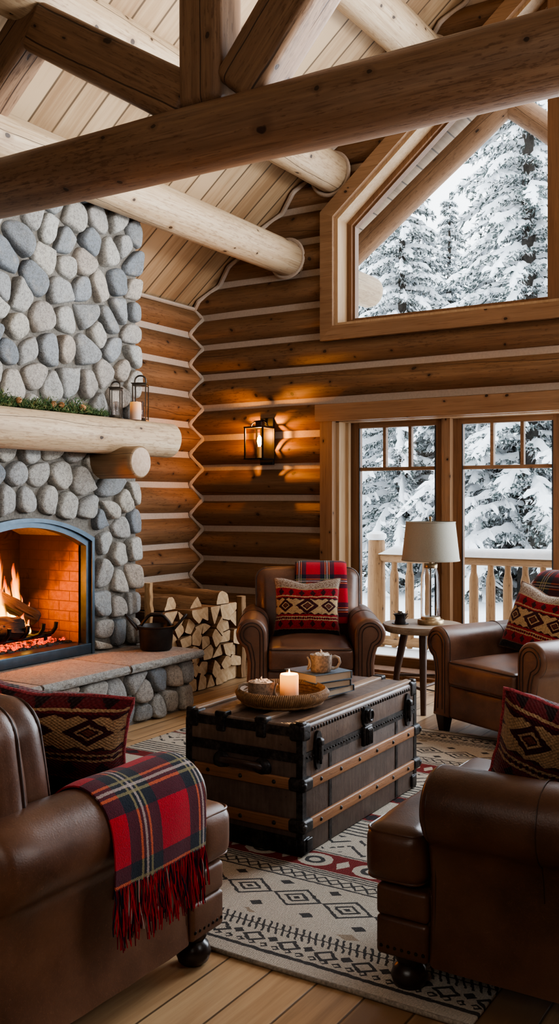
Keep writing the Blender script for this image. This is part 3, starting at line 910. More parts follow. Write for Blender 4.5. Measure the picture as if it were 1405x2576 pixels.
# ------------------------------------------------------------ snowy conifers
def tree_mesh(seed, H, R):
    rn = random.Random(seed)
    tr = MB(); tr.tube([(0,0,-.4),(0.03,0,H*.3),(0,.03,H*.7),(0,0,H)], [.035*H*.5,.03*H*.42,.018*H*.4,.01], 8)
    fo = MB(); sn = MB()
    z = H*.07; 
    while z < H*.97:
        t = z/H
        Lr = R*(1-t)**.85 + .12
        nb = 7 if t < .8 else 5
        a0 = rn.random()*6.28
        for b in range(nb):
            a = a0 + 2*PI*b/nb + rn.uniform(-.25,.25)
            L = Lr*rn.uniform(.75,1.12)
            ca, sa_ = math.cos(a), math.sin(a)
            zz = z + rn.uniform(-.12,.12)
            dr = rn.uniform(.35,.6)*L
            def pt(s): return Vector((ca*L*s, sa_*L*s, zz + .18*L*s - dr*s*s*1.1))
            side = Vector((-sa_, ca, 0))
            ns = max(5, int(L*7))
            # hanging and side twigs
            for i in range(ns):
                s = (i+.6)/ns; p = pt(s)
                wd = .55*L*(1-s)**.7*(.35+s*.8)*.62+.05
                for sd in (-1, 1):
                    for q in range(5):
                        f = (q+rn.random())/5
                        base = p + side*sd*wd*f + Vector((ca,sa_,0))*wd*f*.5 + Vector((0,0,-.28*wd*f+rn.uniform(-.05,.03)))
                        for w in range(3):
                            dirv = (side*sd*rn.uniform(.1,.9)+Vector((ca,sa_,0))*rn.uniform(0,.9)+Vector((0,0,rn.uniform(-1.1,.25)))).normalized()
                            ln = rn.uniform(.05,.13); pr = dirv.cross(Vector((rn.uniform(-1,1),rn.uniform(-1,1),rn.uniform(-1,1)))).normalized()*rn.uniform(.012,.028)
                            fo.add([base-pr, base+pr, base+dirv*ln], [(0,1,2)])
            # snow on the bough: a lumpy ridge, with small ridges on the side twigs
            def ridge(pf, sdv, m, w0, th0):
                sg = 5; vs = []; fs = []
                for i in range(m+1):
                    s = i/m; p = pf(s)
                    wd = w0*(.55+.7*rn.random())*(1 if 0 < i < m else .35); th = th0*(.5+.8*rn.random())*(1 if i < m else .4)
                    for j in range(sg):
                        u = -1+2*j/(sg-1)
                        vs.append(p + sdv*u*wd + Vector((0,0, th*(1-abs(u)**1.7)*1.4 - .5*wd*abs(u) + .015 + rn.uniform(-.015,.015))))
                for i in range(m):
                    for j in range(sg-1): fs.append((i*sg+j, i*sg+j+1, (i+1)*sg+j+1, (i+1)*sg+j))
                sn.add(vs, fs)
            ridge(lambda s: pt(.08+.93*s), side, max(4, int(L*6)), .045+.032*L, .06)
            for i in range(max(2, int(L*2.6))):
                s = .25+.72*rn.random(); p0 = pt(s); sd = rn.choice((-1, 1))
                ln = (.55*L*(1-s)**.7*(.35+s*.8)*.62+.08)*rn.uniform(.7, 1.1)
                dv = side*sd*.85+Vector((ca,sa_,0))*.55
                ridge(lambda q: p0+dv*ln*q+Vector((0,0,-.32*ln*q*q)), Vector((-dv.y,dv.x,0)), 4, .055, .05)
        z += .27 + .16*(1-t)
    return tr, fo, sn
protos = []
def plant_tree(v, x, y, sc, rz, label):
    zg = -.45 + max(0, (y-20))*.05
    r = thing('snowy_conifer', label, 'tree', (x, y, zg), rz, 'snowy conifers beyond the deck')
    r.scale = (sc, sc, sc)
    if v >= len(protos):
        tr, fo, sn = tree_mesh(100+v*17, (11.5, 13.0, 9.5)[v], (2.7, 2.6, 2.6)[v])
        a = tr.build('trunk', m_bark, parent=r); b = fo.build('foliage', m_needle, parent=r, smooth=0); c = sn.build('snow_cover', m_snow, parent=r, smooth=80)
        protos.append((a, b, c))
    else:
        for o in protos[v]:
            d = o.copy(); C.objects.link(d); d.parent = r
    return r
def at(u, y):
    t = (u-702.5)/2400.0; c, s = math.cos(rad(32)), math.sin(rad(32))
    dx, dy = -s+c*t, c+s*t
    return dx/dy*y
TREES = [(0, 1010, 17.0, .82, .3, 'snow-laden conifer seen through the middle of the left glazed door'),
         (1, 1330, 16.0, .95, 1.2, 'tall snowy conifer standing at the right side of the gable window'),
         (2, 1215, 16.5, .66, 2.2, 'low snow-covered conifer seen through the left half of the right glazed door'),
         (0, 925, 19.5, .88, 4.0, 'snowy conifer at the lower left corner of the gable window'),
         (1, 1130, 21.5, .70, 2.9, 'slender snowy conifer behind the centre post of the doors'),
         (2, 1400, 19.5, 1.35, .9, 'broad snowy conifer cut off by the right edge of the picture'),
         (0, 1055, 24.5, .80, 5.2, 'distant snowy conifer low behind the left glazed door trees'),
         (1, 1225, 27.0, .60, 3.6, 'distant snowy conifer in the pale gap of the gable window'),
         (2, 860, 23.0, 1.0, 1.7, 'distant snowy conifer half hidden by the left edge of the doors'),
         (2, 1120, 17.5, .55, .4, 'small bushy snow-covered conifer just beyond the deck railing'),
         (0, 1372, 17.2, .48, 2.0, 'small snow-heaped conifer at the far right beyond the railing')]
for (v, u, y, sc, rz, lb) in sorted(TREES, key=lambda q: q[0]):
    plant_tree(v, at(u, y), y, sc, rz, lb)
# ------------------------------------------------------------ stonework
def clip(poly, n, c):           # keep points with n.p <= c
    out = []
    for i in range(len(poly)):
        a, b = poly[i], poly[(i+1) % len(poly)]
        da = n[0]*a[0]+n[1]*a[1]-c; db = n[0]*b[0]+n[1]*b[1]-c
        if da <= 0: out.append(a)
        if (da < 0 < db) or (db < 0 < da):
            t = da/(da-db); out.append((a[0]+(b[0]-a[0])*t, a[1]+(b[1]-a[1])*t))
    return out
def vcell(s, others, rect):
    x0, x1, y0, y1 = rect
    poly = [(x0,y0),(x1,y0),(x1,y1),(x0,y1)]
    for o in others:
        dx, dy = o[0]-s[0], o[1]-s[1]
        if dx*dx+dy*dy < 1e-9: continue
        if dx*dx+dy*dy > .8: continue
        poly = clip(poly, (dx,dy), (o[0]*o[0]+o[1]*o[1]-s[0]*s[0]-s[1]*s[1])/2)
        if len(poly) < 3: return None
    return poly
def centroid(p):
    A = cx = cy = 0
    for i in range(len(p)):
        a, b = p[i], p[(i+1) % len(p)]; k = a[0]*b[1]-b[0]*a[1]
        A += k; cx += (a[0]+b[0])*k; cy += (a[1]+b[1])*k
    if abs(A) < 1e-9: return p[0], 0
    return (cx/(3*A), cy/(3*A)), abs(A/2)
def inset(p, d):
    out = p
    for i in range(len(p)):
        a, b = p[i], p[(i+1) % len(p)]
        ex, ey = b[0]-a[0], b[1]-a[1]; L = math.hypot(ex, ey)
        if L < 1e-6: continue
        n = (ey/L, -ex/L); out = clip(out, n, n[0]*a[0]+n[1]*a[1]-d)
        if len(out) < 3: return None
    return out
def chaikin(p, k=.25):
    out = []
    for i in range(len(p)):
        a, b = p[i], p[(i+1) % len(p)]
        out += [(a[0]+(b[0]-a[0])*k, a[1]+(b[1]-a[1])*k), (a[0]+(b[0]-a[0])*(1-k), a[1]+(b[1]-a[1])*(1-k))]
    return out
def resample(p, n):
    P = p+[p[0]]; d = [0]
    for i in range(len(p)): d.append(d[-1]+math.hypot(P[i+1][0]-P[i][0], P[i+1][1]-P[i][1]))
    out = []; j = 0
    for k in range(n):
        t = d[-1]*k/n
        while d[j+1] < t: j += 1
        f = (t-d[j])/max(1e-9, d[j+1]-d[j]); out.append((P[j][0]+(P[j+1][0]-P[j][0])*f, P[j][1]+(P[j+1][1]-P[j][1])*f))
    return out
def seeds_in(rect, r0, r1, rn, bad=None, fixed=()):
    S = list(fixed); x0, x1, y0, y1 = rect; rad_ = [r0]*len(S)
    for _ in range(9000):
        p = (rn.uniform(x0, x1), rn.uniform(y0, y1)); r = rn.uniform(r0, r1)
        if bad and bad(p): continue
        if all((p[0]-q[0])**2+(p[1]-q[1])**2 > (.5*(r+w))**2 for q, w in zip(S, rad_)):
            S.append(p); rad_.append(r)
    return S
def stones(mb, S, ghosts, rect, fn, rn, gap=.009, bulge=.045, nfix=0, lloyd=2, bad=None):
    for it in range(lloyd):
        T = []
        for i, s in enumerate(S):
            if i < nfix: T.append(s); continue
            c = vcell(s, S+ghosts(S), rect)
            if not c: T.append(s); continue
            (cx, cy), A = centroid(c); T.append((s[0]*.4+cx*.6, s[1]*.4+cy*.6))
        S = T
    G = ghosts(S)
    for s in S:
        c = vcell(s, S+G, rect)
        if not c: continue
        c = inset(c, gap*rn.uniform(.7, 1.5))
        if not c: continue
        (cx, cy), A = centroid(c)
        if A < .0016: continue
        c = [(a+rn.uniform(-.008,.008), b+rn.uniform(-.008,.008)) for a, b in c]; p = chaikin(chaikin(c, rn.uniform(.16, .28)), .24); n = 30; p = resample(p, n)
        R = math.sqrt(A/PI); H = bulge*rn.uniform(.75, 1.25)*min(1, R/.07)
        seed = rn.random()*50
        vs = []; fs = []
        rings = [(1.0,-.6),(1.0,.1),(.985,.4),(.95,.66),(.89,.85),(.76,.96),(.5,1.0),(.22,1.01)]
        tx, ty = rn.uniform(-.25,.25), rn.uniform(-.25,.25)
        for (k, h) in rings:
            for (a, b) in p:
                x = cx+(a-cx)*k; y = cy+(b-cy)*k
                nz = mnoise.noise((x*13+seed, y*13, h*2))*.5+mnoise.noise((x*38+seed, y*38, h*2))*.22
                hh = H*h*(1+.30*nz) + (tx*(x-cx)+ty*(y-cy) if h > 0 else 0)
                rr = 1+.05*nz
                vs.append(fn(cx+(x-cx)*rr, cy+(y-cy)*rr, hh))
        for i in range(len(rings)-1):
            for j in range(n):
                j2 = (j+1) % n; fs.append((i*n+j, i*n+j2, (i+1)*n+j2, (i+1)*n+j))
        m = (len(rings)-1)*n; vs.append(fn(cx, cy, H*1.02)); o = len(vs)-1
        for j in range(n): fs.append((m+j, m+(j+1) % n, o))
        mb.add(vs, fs)

FX, FY0, FY1 = -4.385, 3.05, 5.14
HZ = .39
fp = thing('fireplace', 'floor-to-ceiling river stone fireplace with an arched steel-framed firebox and burning fire', 'fireplace', (0,0,0))
AY0, AY1, AZ, ARISE = 3.545, 4.645, 1.135, .135
AC = (AY0+AY1)/2; AH = (AY1-AY0)/2
AR = (AH*AH+ARISE*ARISE)/(2*ARISE)
def arch_z(y): return AZ + math.sqrt(max(0, AR*AR-(y-AC)**2)) - (AR-ARISE)
def arch_pts(grow=0.0, n=24, z0=None):
    z0 = HZ if z0 is None else z0
    a0 = math.asin(AH/AR); cz = AZ+ARISE-AR
    pts = [(AY1+grow, z0)]
    for k in range(n+1):
        a = a0*(1-2*k/n); pts.append((AC+(AR+grow)*math.sin(a)*(1 if grow == 0 else (AH+grow)/((AR+grow)*math.sin(a0))), cz+(AR+grow)*math.cos(a)))
    pts.append((AY0-grow, z0)); return pts
# masonry core with the arched hole
mb = MB(); xb = XL+.1
mb.box(xb, FX, FY0, AY0, 0, 3.52); mb.box(xb, FX, AY1, FY1-.02, 0, 3.52)
mb.box(xb, FX, AY0, AY1, 0, HZ)
N = 24
for k in range(N):
    y0 = AY0+(AY1-AY0)*k/N; y1 = AY0+(AY1-AY0)*(k+1)/N
    mb.prism([(y0, arch_z(y0)), (y1, arch_z(y1)), (y1, 3.52), (y0, 3.52)], lambda a,b,d: (d,a,b), xb, FX)
mb.build('mortar_core', m_mortar, parent=fp, smooth=0)
rn = random.Random(11)
rect = (FY0, FY1+.02, HZ+.0, 3.50)
ap = arch_pts(.035)
edge = []
for i in range(len(ap)-1):
    for k in range(6):
        f = k/6; edge.append((ap[i][0]+(ap[i+1][0]-ap[i][0])*f, ap[i][1]+(ap[i+1][1]-ap[i][1])*f))
def inside_arch(p): return AY0-.035 < p[0] < AY1+.035 and p[1] < arch_z(min(max(p[0], AY0), AY1))+.035
def near(p): return min(edge, key=lambda e: (e[0]-p[0])**2+(e[1]-p[1])**2)
def ghosts(S):
    G = []
    for s in S:
        e = near(s)
        if (e[0]-s[0])**2+(e[1]-s[1])**2 < .09: G.append((2*e[0]-s[0], 2*e[1]-s[1]))
    return G
fixed = []
z = HZ+.1
while z < 3.5:                       # squared corner stones
    fixed.append((FY1-.055-rn.uniform(0,.02), z)); z += rn.uniform(.14,.23)
z = HZ+.12
while z < AZ:                        # jamb stones beside the opening
    fixed.append((AY1+.135, z)); fixed.append((AY0-.135, z)); z += rn.uniform(.16,.24)
for k in range(9):                   # stones radiating over the arch
    a = -1+2*k/8; a = math.asin(AH/AR)*a*1.06
    fixed.append((AC+(AR+.15)*math.sin(a), AZ+ARISE-AR+(AR+.15)*math.cos(a)))
def bad(p): return inside_arch(p) or (lambda e: (e[0]-p[0])**2+(e[1]-p[1])**2 < .0045)(near(p)) or p[0] > FY1-.13
S = seeds_in(rect, .11, .235, rn, bad, fixed)
mb = MB(); stones(mb, S, ghosts, rect, lambda a,b,h: (FX+.008+h, a, b), rn, .0078, .048, len(fixed), 1)
mb.build('stone_facing', m_stone, parent=fp, smooth=180)
# firebox lining
BX = -4.97
mb = MB()
mb.box(BX-.05, BX, AY0, AY1, HZ, 1.32)
mb.box(BX, FX-.02, AY1-.045, AY1+.0, HZ, 1.22); mb.box(BX, FX-.02, AY0, AY0+.045, HZ, 1.22)
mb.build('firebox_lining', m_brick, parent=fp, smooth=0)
mb = MB(); mb.box(BX, FX-.02, AY0, AY1, 1.26, 1.32); mb.build('firebox_roof', plain('soot', (.012,.01,.01), .95), parent=fp, smooth=0)
# arched steel frame
mb = MB()
def arch_band(g0, g1, x0, x1, z0):
    A = arch_pts(g0, 24, z0); B = arch_pts(g1, 24, z0)
    vs = [(x0,a,b) for a,b in A]+[(x0,a,b) for a,b in B]+[(x1,a,b) for a,b in A]+[(x1,a,b) for a,b in B]
    n = len(A); fs = []
    for i in range(n-1):
        fs += [(i+2*n, i+1+2*n, i+1+3*n, i+3*n), (i, i+n, i+1+n, i+1), (i, i+1, i+1+2*n, i+2*n), (i+n, i+3*n, i+1+3*n, i+1+n)]
    fs += [(0, 2*n, 3*n, n), (n-1, 2*n-1, 4*n-1, 3*n-1)]
    mb.add(vs, fs)
arch_band(.0, -.045, FX-.04, FX+.028, HZ+.0)
arch_band(.012, -.012, FX-.05, FX+.05, HZ)
mb.box(FX-.10, FX+.045, AY0, AY1, HZ+.002, HZ+.07, b=.006)
mb.build('arch_frame', m_steel, parent=fp, smooth=35)
# gravel bed, grate, logs and flames
mb = MB(); r2 = random.Random(5)
mb.box(BX, FX-.09, AY0+.045, AY1-.045, HZ, HZ+.065)
for _ in range(1500):
    x = r2.uniform(BX+.03, FX-.1); y = r2.uniform(AY0+.06, AY1-.06); s = r2.uniform(.007,.016)
    o = mb.rbox(s*2, s*2*r2.uniform(.7,1.3), s*1.6, s*.5, 1, 1, 0, (x, y, HZ+.065+r2.uniform(-.3,.6)*s))
mb.build('gravel_bed', m_char, parent=fp, smooth=40)['kind'] = 'stuff'
mb = MB()
for _ in range(420):
    x = r2.gauss(-4.63, .10); y = r2.gauss(4.16, .19); s = r2.uniform(.008,.018)
    if x > FX-.12 or x < BX+.05: continue
    mb.rbox(s*2, s*2, s*1.7, s*.6, 1, 1, 0, (x, y, HZ+.075+r2.uniform(0,.02)))
mb.build('embers', m_ember, parent=fp, smooth=40)['kind'] = 'stuff'
gr = MB()
for y in (3.9, 4.05, 4.2, 4.33, 4.44):
    gr.tube([(-4.86,y,.56),(-4.84,y,.53),(-4.55,y,.525),(-4.50,y,.54),(-4.47,y,.575),(-4.465,y,.61)], .013, 8)
for x in (-4.8,-4.56): gr.tube([(x,3.82,.515),(x,4.48,.515)], .012, 8)
for (x,y) in ((-4.8,3.86),(-4.56,3.86),(-4.8,4.44),(-4.56,4.44)): gr.tube([(x,y,.515),(x,y,.45)], .012, 8)
g_ = gr.build('fire_grate', m_iron, smooth=50); tag(g_, 'black iron grate holding the burning logs in the firebox', 'grate')
FL = [((-4.58,3.72,.612),(-4.56,4.22,.60),.070,'charred front log lying on the grate in the fire'),
      ((-4.79,3.92,.60),(-4.74,4.45,.60),.060,'charred back log on the grate at the right end of the fire'),
      ((-4.76,4.10,.83),(-4.58,4.40,.64),.050,'burning log leaning across the top of the fire')]
for i, (a, b, r, lb) in enumerate(FL):
    log_thing('fire_log', lb, 'log', a, b, r, r*.93, [m_charlog, m_charlog], 51+i, .02, 36, 40, 'logs burning on the grate', .3, None, .22)
def flame(x, y, z, w, h, seed, ang):
    rn_ = random.Random(seed); vs = []; uvs = []; fs = []; n = 16; m = 6
    ph = rn_.random()*6
    for i in range(n+1):
        t = i/n; ww = w*(math.sin(min(1, t*2.2+.25)*PI/2))*(1-t)**.75
        cx = .05*h*math.sin(t*4.3+ph)*t*1.6
        for j in range(m+1):
            u = -1+2*j/m
            dx = cx+u*ww; dy = .02*math.cos(u*2+t*5+ph)
            vs.append((x+dy*math.cos(ang)-dx*math.sin(ang), y+dy*math.sin(ang)+dx*math.cos(ang), z+t*h)); uvs.append((j/m, t))
    for i in range(n):
        for j in range(m): fs.append((i*(m+1)+j, i*(m+1)+j+1, (i+1)*(m+1)+j+1, (i+1)*(m+1)+j))
    flm.add(vs, fs, 0, uvs)
flm = MB()
for i in range(34):
    y = r2.gauss(4.10, .075); k = max(.35, 1-abs(y-4.10)/.26)
    flame(-4.66+r2.uniform(-.10,.05), y, .57+r2.uniform(-.03,.05), r2.uniform(.05,.10), r2.uniform(.36,.64)*k, i, r2.uniform(-.5,.5))
for (y, h, w) in ((4.29,.36,.055),(4.31,.29,.045),(4.265,.24,.035),(4.34,.15,.025),(4.40,.10,.02),(4.24,.26,.035)):
    flame(-4.70+r2.uniform(-.03,.03), y, .63, w, h, int(y*977), r2.uniform(-.3,.3))
for (y, h) in ((4.15,.14),(4.25,.13),(4.32,.11),(4.05,.14),(4.1,.12),(4.28,.15)):
    flame(-4.60, y, .53, .03, h, int(y*531), 0)
f_ = flm.build('fire_flames', m_flame, uv=True, smooth=180); tag(f_, 'orange and yellow flames rising from the logs in the firebox', 'fire'); f_['kind'] = 'stuff'

# hearth ----------------------------------------------------------------
HX = -3.895; HY0, HY1 = 3.30, 5.13
he = thing('hearth', 'raised stone hearth with thick flagstone top in front of the fireplace', 'hearth', (0,0,0))
mb = MB(); mb.box(FX-.01, HX-.012, HY0, HY1-.02, 0, .335); mb.build('mortar_core', m_mortar, parent=he, smooth=0)
rn = random.Random(23); rect = (HY0, HY1, 0.0, .335)
fixed = [(5.05,.09),(5.06,.26),(4.9,.25),(4.87,.10)]
S = seeds_in(rect, .13, .19, rn, lambda p: p[0] > 4.8, fixed)
mb = MB(); stones(mb, S, lambda S: [], rect, lambda a,b,h: (HX-.012+h, a, b), rn, .007, .045, 4, 2); mb.build('stone_facing', m_stone, parent=he, smooth=180)
def slab(x0, x1, y0, y1, seed):
    mb = MB(); r_ = random.Random(seed)
    nx, ny = 14, 34; z0, z1 = .337, HZ
    def fn(q, h):
        if q[2] > .8*h[2] : return q
        n_ = mnoise.noise((q[1]*22+seed, q[2]*55, q[0]*22)); m_ = mnoise.noise((q[1]*60+seed, q[2]*90, q[0]*50))
        d = .010*n_+.006*m_-.002
        x, y, z = q
        if x > h[0]-.004: x += d
        return (x, y, z)
    mb.rbox(x1-x0, y1-y0, z1-z0, .008, 2, 1, 0, (0,0,0), None)
    # chiselled front strip
    nn = int((y1-y0)/.012); kk = 5
    vs = []; fs = []
    for i in range(nn+1):
        y = -(y1-y0)/2+.004+(y1-y0-.008)*i/nn
        for j in range(kk+1):
            z = -(z1-z0)/2+.003+(z1-z0-.006)*j/kk
            e = math.sin(PI*min(1, max(0, j/kk)))**.6
            d = .004+ (.010+.012*mnoise.noise((y*26+seed, z*50, 1))+.007*mnoise.noise((y*70+seed, z*90, 2)))*e
            vs.append(((x1-x0)/2-.003+d, y, z))
    for i in range(nn):
        for j in range(kk): fs.append((i*(kk+1)+j, (i+1)*(kk+1)+j, (i+1)*(kk+1)+j+1, i*(kk+1)+j+1))
    mb.add(vs, fs)
    return mb.build('slab', m_slab, parent=he, loc=((x0+x1)/2,(y0+y1)/2,(z0+z1)/2), smooth=50)
slab(FX-.0, -3.825, 4.42, 5.16, 1); slab(FX-.0, -3.825, 3.70, 4.412, 2); slab(FX-.0, -3.825, HY0-.02, 3.692, 3)
# mantel ------------------------------------------------------------------
MX = -4.215; MZ = 1.815
ma = log_thing('mantel', 'pale peeled log mantel across the stone fireplace', 'mantel', (MX, 3.15, MZ), (MX, 5.27, MZ), .128, .126, [m_pale, m_cut], 63, .008, 30, 20, None, .04, .108)
log_thing('mantel_bracket', 'short round log bracket with a sawn end under the mantel', 'bracket', (FX-.02, 4.71, 1.635), (-3.985, 4.71, 1.635), .104, .106, [m_bracket, m_cut], 71, .0, 26, 8, None, .03)
MT = MZ+.108
# garland -----------------------------------------------------------------
mb = MB(); r3 = random.Random(3)
mb.tube([(MX+.01*math.sin(y*9), y, MT+.018+.006*math.sin(y*23)) for y in [3.35+k*.06 for k in range(21)]], .008, 6)
for i in range(5200):
    y = r3.uniform(3.3, 4.62)
    hh = .030+.035*abs(math.sin(y*7.0))+.022*math.sin(y*19); taper = min(1, (4.66-y)/.18)
    hh = max(.02, hh*(.5+.5*taper))
    b = Vector((MX+r3.gauss(0,.028), y, MT+.008+abs(r3.gauss(0,.45))*hh))
    d = Vector((r3.uniform(-.6,1), r3.uniform(-1,1), r3.uniform(-.2,1.1))).normalized()
    p = d.orthogonal().normalized()*r3.uniform(.0022,.004)
    e = b+d*r3.uniform(.018,.045)
    if e.z < MT+.003: e.z = MT+.003
    if b.x < FX+.04: b.x = FX+.04
    mb.add([b-p, b+p, e], [(0,1,2)])
ga = mb.build('evergreen_garland', m_garland, smooth=0); tag(ga, 'green evergreen garland with cones lying along the mantel', 'garland')
for y in (3.86, 4.13, 4.2, 4.38, 3.6):
    mb = MB(); P = [(.002,-.026),(.012,-.020)]
    for k in range(7): P += [(.017*math.sin(PI*(k+1.3)/8.6)+.003, -.018+k*.006), (.017*math.sin(PI*(k+1.3)/8.6)-.002, -.0155+k*.006)]
    P.append((.002,.028))
    mb.lathe(P, 12, 0, (0,0,0)); mb.build('pine_cone', m_cone, parent=ga, loc=(MX+.035, y, MT+.045), rot=(r3.uniform(0,3), r3.uniform(0,3), 0), smooth=30)
# lanterns ----------------------------------------------------------------
def lantern(x, y, w, h, rz, label):
    t = thing('lantern', label, 'lantern', (x,y,MT+.001), rz, 'lanterns on the mantel')
    hb = h*.80; a = w/2
    mb = MB(); mb.box(-a,a,-a,a,0,.012,b=.003); mb.box(-a,a,-a,a,hb-.012,hb,b=.003); mb.box(-a*.8,a*.8,-a*.8,a*.8,.012,.022)
    mb.box(-a*1.12,a*1.12,-a*1.12,a*1.12,hb,hb+.007,b=.002)
    for sx in (-1,1):
        for sy in (-1,1): mb.box(sx*a-(.007 if sx > 0 else 0), sx*a+(.007 if sx < 0 else 0), sy*a-(.007 if sy > 0 else 0), sy*a+(.007 if sy < 0 else 0), 0, hb)
    mb.build('frame', m_bronze, parent=t, smooth=40)
    mb = MB()
    for sx in (-1,1):
        mb.add([(sx*a*.93,-a*.9,.012),(sx*a*.93,a*.9,.012),(sx*a*.93,a*.9,hb-.01),(sx*a*.93,-a*.9,hb-.01)], [(0,1,2,3)])
        mb.add([(-a*.9,sx*a*.93,.012),(a*.9,sx*a*.93,.012),(a*.9,sx*a*.93,hb-.01),(-a*.9,sx*a*.93,hb-.01)], [(0,1,2,3)])
    mb.build('pane', m_glass, parent=t, smooth=0)
    mb = MB(); mb.tube([(math.cos(q)*a*.8, 0, hb+.006+math.sin(q)**.6*(h-hb-.01) if math.sin(q) > 0 else hb+.006) for q in [PI*k/14 for k in range(15)]], .006, 8)
    mb.build('handle', m_bronze, parent=t, smooth=60)
    mb = MB(); mb.lathe([(.0,0),(a*.45,0),(a*.48,.02),(a*.48,hb*.42),(a*.40,hb*.45),(0,hb*.45)], 16, 0, (0,0,.022), False, False)
    mb.build('glass_insert', glass_mat('smoky glass', (.7,.62,.58)), parent=t, smooth=50)
lantern(-4.20, 4.71, .074, .245, rad(30), 'smaller bronze glass lantern beside the garland on the mantel')
lantern(-4.225, 4.985, .096, .315, rad(28), 'taller bronze glass lantern nearest the end of the mantel')
mb = MB(); mb.lathe([(0,0),(.036,0),(.038,.004),(.038,.112),(.035,.118),(.028,.114),(.01,.108),(0,.108)], 24, 0, cap0=False, cap1=False)
ca = mb.build('pillar_candle', m_wax2, loc=(-4.165,4.865,MT+.001), smooth=50); tag(ca, 'ivory pillar candle between the two lanterns on the mantel', 'candle')
mb = MB(); mb.tube([(0,0,.106),(.001,0,.122)], .0012, 6); mb.build('wick', m_iron, parent=ca)
# cast iron pot and kindling ------------------------------------------------
po = thing('iron_pot', 'dark round cast iron pot with looped handles on the right end of the hearth', 'pot', (-4.09,4.985,HZ+.001), rad(35))
mb = MB(); mb.lathe([(0,0),(.095,0),(.106,.012),(.114,.10),(.118,.148),(.124,.153),(.125,.160),(.118,.163),(.113,.155),(.108,.10),(.100,.02),(0,.015)], 36, 0, cap0=False, cap1=False)
mb.build('body', m_castiron, parent=po, smooth=45)
for s in (-1,1):
    mb = MB()
    pts = []
    for k in range(17):
        q = PI*k/16
        pts.append((s*(.117+math.sin(q)*.085), math.cos(q)*.036, .135+math.sin(q)*.098))
    mb.tube(pts, .0085, 8); mb.build('handle', m_castiron, parent=po, smooth=60)
mb = MB(); mb.tube([(-.10,.0,.16),(-.085,.0,.185),(-.05,0,.225),(-.03,0,.232),(.03,0,.232),(.05,0,.225),(.085,0,.185),(.10,0,.16)], .011, 8)
mb.rbox(.085,.05,.02,.008,2,1,0,(0,0,.236)); mb.build('bail', m_castiron, parent=po, smooth=60)
def wedge(poly, L, seed, rough=.004):
    mb = MB(); n = 9; P = resample(chaikin(poly, .05), 18); m = len(P); vs = []; fs = []
    for i in range(n+1):
        for (a, b) in P:
            k = 1+.03*mnoise.noise((i*.5+seed, a*9, b*9))
            vs.append((-L*i/n, a*k+rough*mnoise.noise((i*.6, a*20+seed, 3)), b*k+rough*mnoise.noise((i*.6, b*20+seed, 7))))
    for i in range(n):
        for j in range(m): fs.append((i*m+j, (i+1)*m+j, (i+1)*m+(j+1) % m, i*m+(j+1) % m))
    o = mb.add(vs, fs, 0); mb.f.append(tuple(o+k for k in range(m))); mb.m.append(1)
    mb.f.append(tuple(o+n*m+k for k in reversed(range(m)))); mb.m.append(1)
    return mb
mb = wedge([(-.026,-.02),(.026,-.024),(.03,.022),(-.014,.028)], .428, 4.4, .011)
k_ = mb.build('kindling_stick', [m_kindle, m_fireend], loc=(-4.245,5.095,HZ+.001+.43), rot=(0,-PI/2,.3), smooth=45)
tag(k_, 'upright piece of split kindling standing behind the iron pot', 'kindling')
# firewood stack -----------------------------------------------------------
rn = random.Random(77)
FWX = -4.20
rect = (5.24, 6.13, 0.003, .60)
S = []
rows_n = 6
for r in range(rows_n):
    nn = 8 if r % 2 == 0 else 7
    for c_ in range(nn):
        S.append((rect[0]+(c_+.5+rn.uniform(-.32,.32))*.89/nn, (r+.5+rn.uniform(-.3,.3))*.6/rows_n))
cells = []
for s in S:
    c_ = vcell(s, S, rect); c_ = inset(c_, .003) if c_ else None
    if not c_: continue
    tgt = rn.choice((3,4,4,4,5))
    while len(c_) > tgt:
        best = min(range(len(c_)), key=lambda i: abs((c_[i-1][0]-c_[i][0])*(c_[(i+1)%len(c_)][1]-c_[i][1])-(c_[i-1][1]-c_[i][1])*(c_[(i+1)%len(c_)][0]-c_[i][0])))
        c_ = c_[:best]+c_[best+1:]
    (cx, cy), A = centroid(c_)
    if A < .0012: continue
    cells.append((cx, cy, c_))
RN = ['bottom', 'second', 'third', 'fourth', 'fifth', 'top']
ORD = ['first','second','third','fourth','fifth','sixth','seventh','eighth','ninth','tenth']
rows = [[] for _ in range(rows_n)]
for q in cells: rows[min(rows_n-1, int(q[1]/.1))].append(q)
for r, row in enumerate(rows):
    for i, (cx, cy, c_) in enumerate(sorted(row)):
        L = rn.uniform(.68,.78)
        mb = wedge([(a-cx, b-cy) for a, b in c_], L, cx*31+cy*7)
        o = mb.build('firewood_log', [m_firewood, m_fireend], loc=(FWX+rn.uniform(-.045,.03), cx, cy), smooth=45)
        tag(o, 'split firewood log, %s from the left in the %s row of the stack' % (ORD[i], RN[r]), 'firewood', 'split firewood stacked beside the fireplace')
for i, (y, z, L, ry, lb) in enumerate(((5.93,.645,.72,0,'long split log lying on top of the firewood stack at its right end'),(5.62,.635,.70,0,'long split log lying on top of the firewood stack near its middle'),(5.36,.645,.66,0,'split log with a rounded cut end on top of the firewood stack behind the pot'))):
    mb = wedge([[(-.085,-.042),(.07,-.042),(.055,.02),(-.015,.062),(-.06,.03)],[(-.075,-.035),(.09,-.035),(.03,.05)],[(-.08,-.04),(.075,-.04),(.085,.0),(.04,.048),(-.03,.05)]][i], L, i*3.7, .012)
    o = mb.build('firewood_log', [m_firewood, m_fireend], loc=(FWX-.01-.03*i, y, z), rot=(0,0,rad((-6,4,7)[i])), smooth=45)
    tag(o, lb, 'firewood', 'split firewood stacked beside the fireplace')
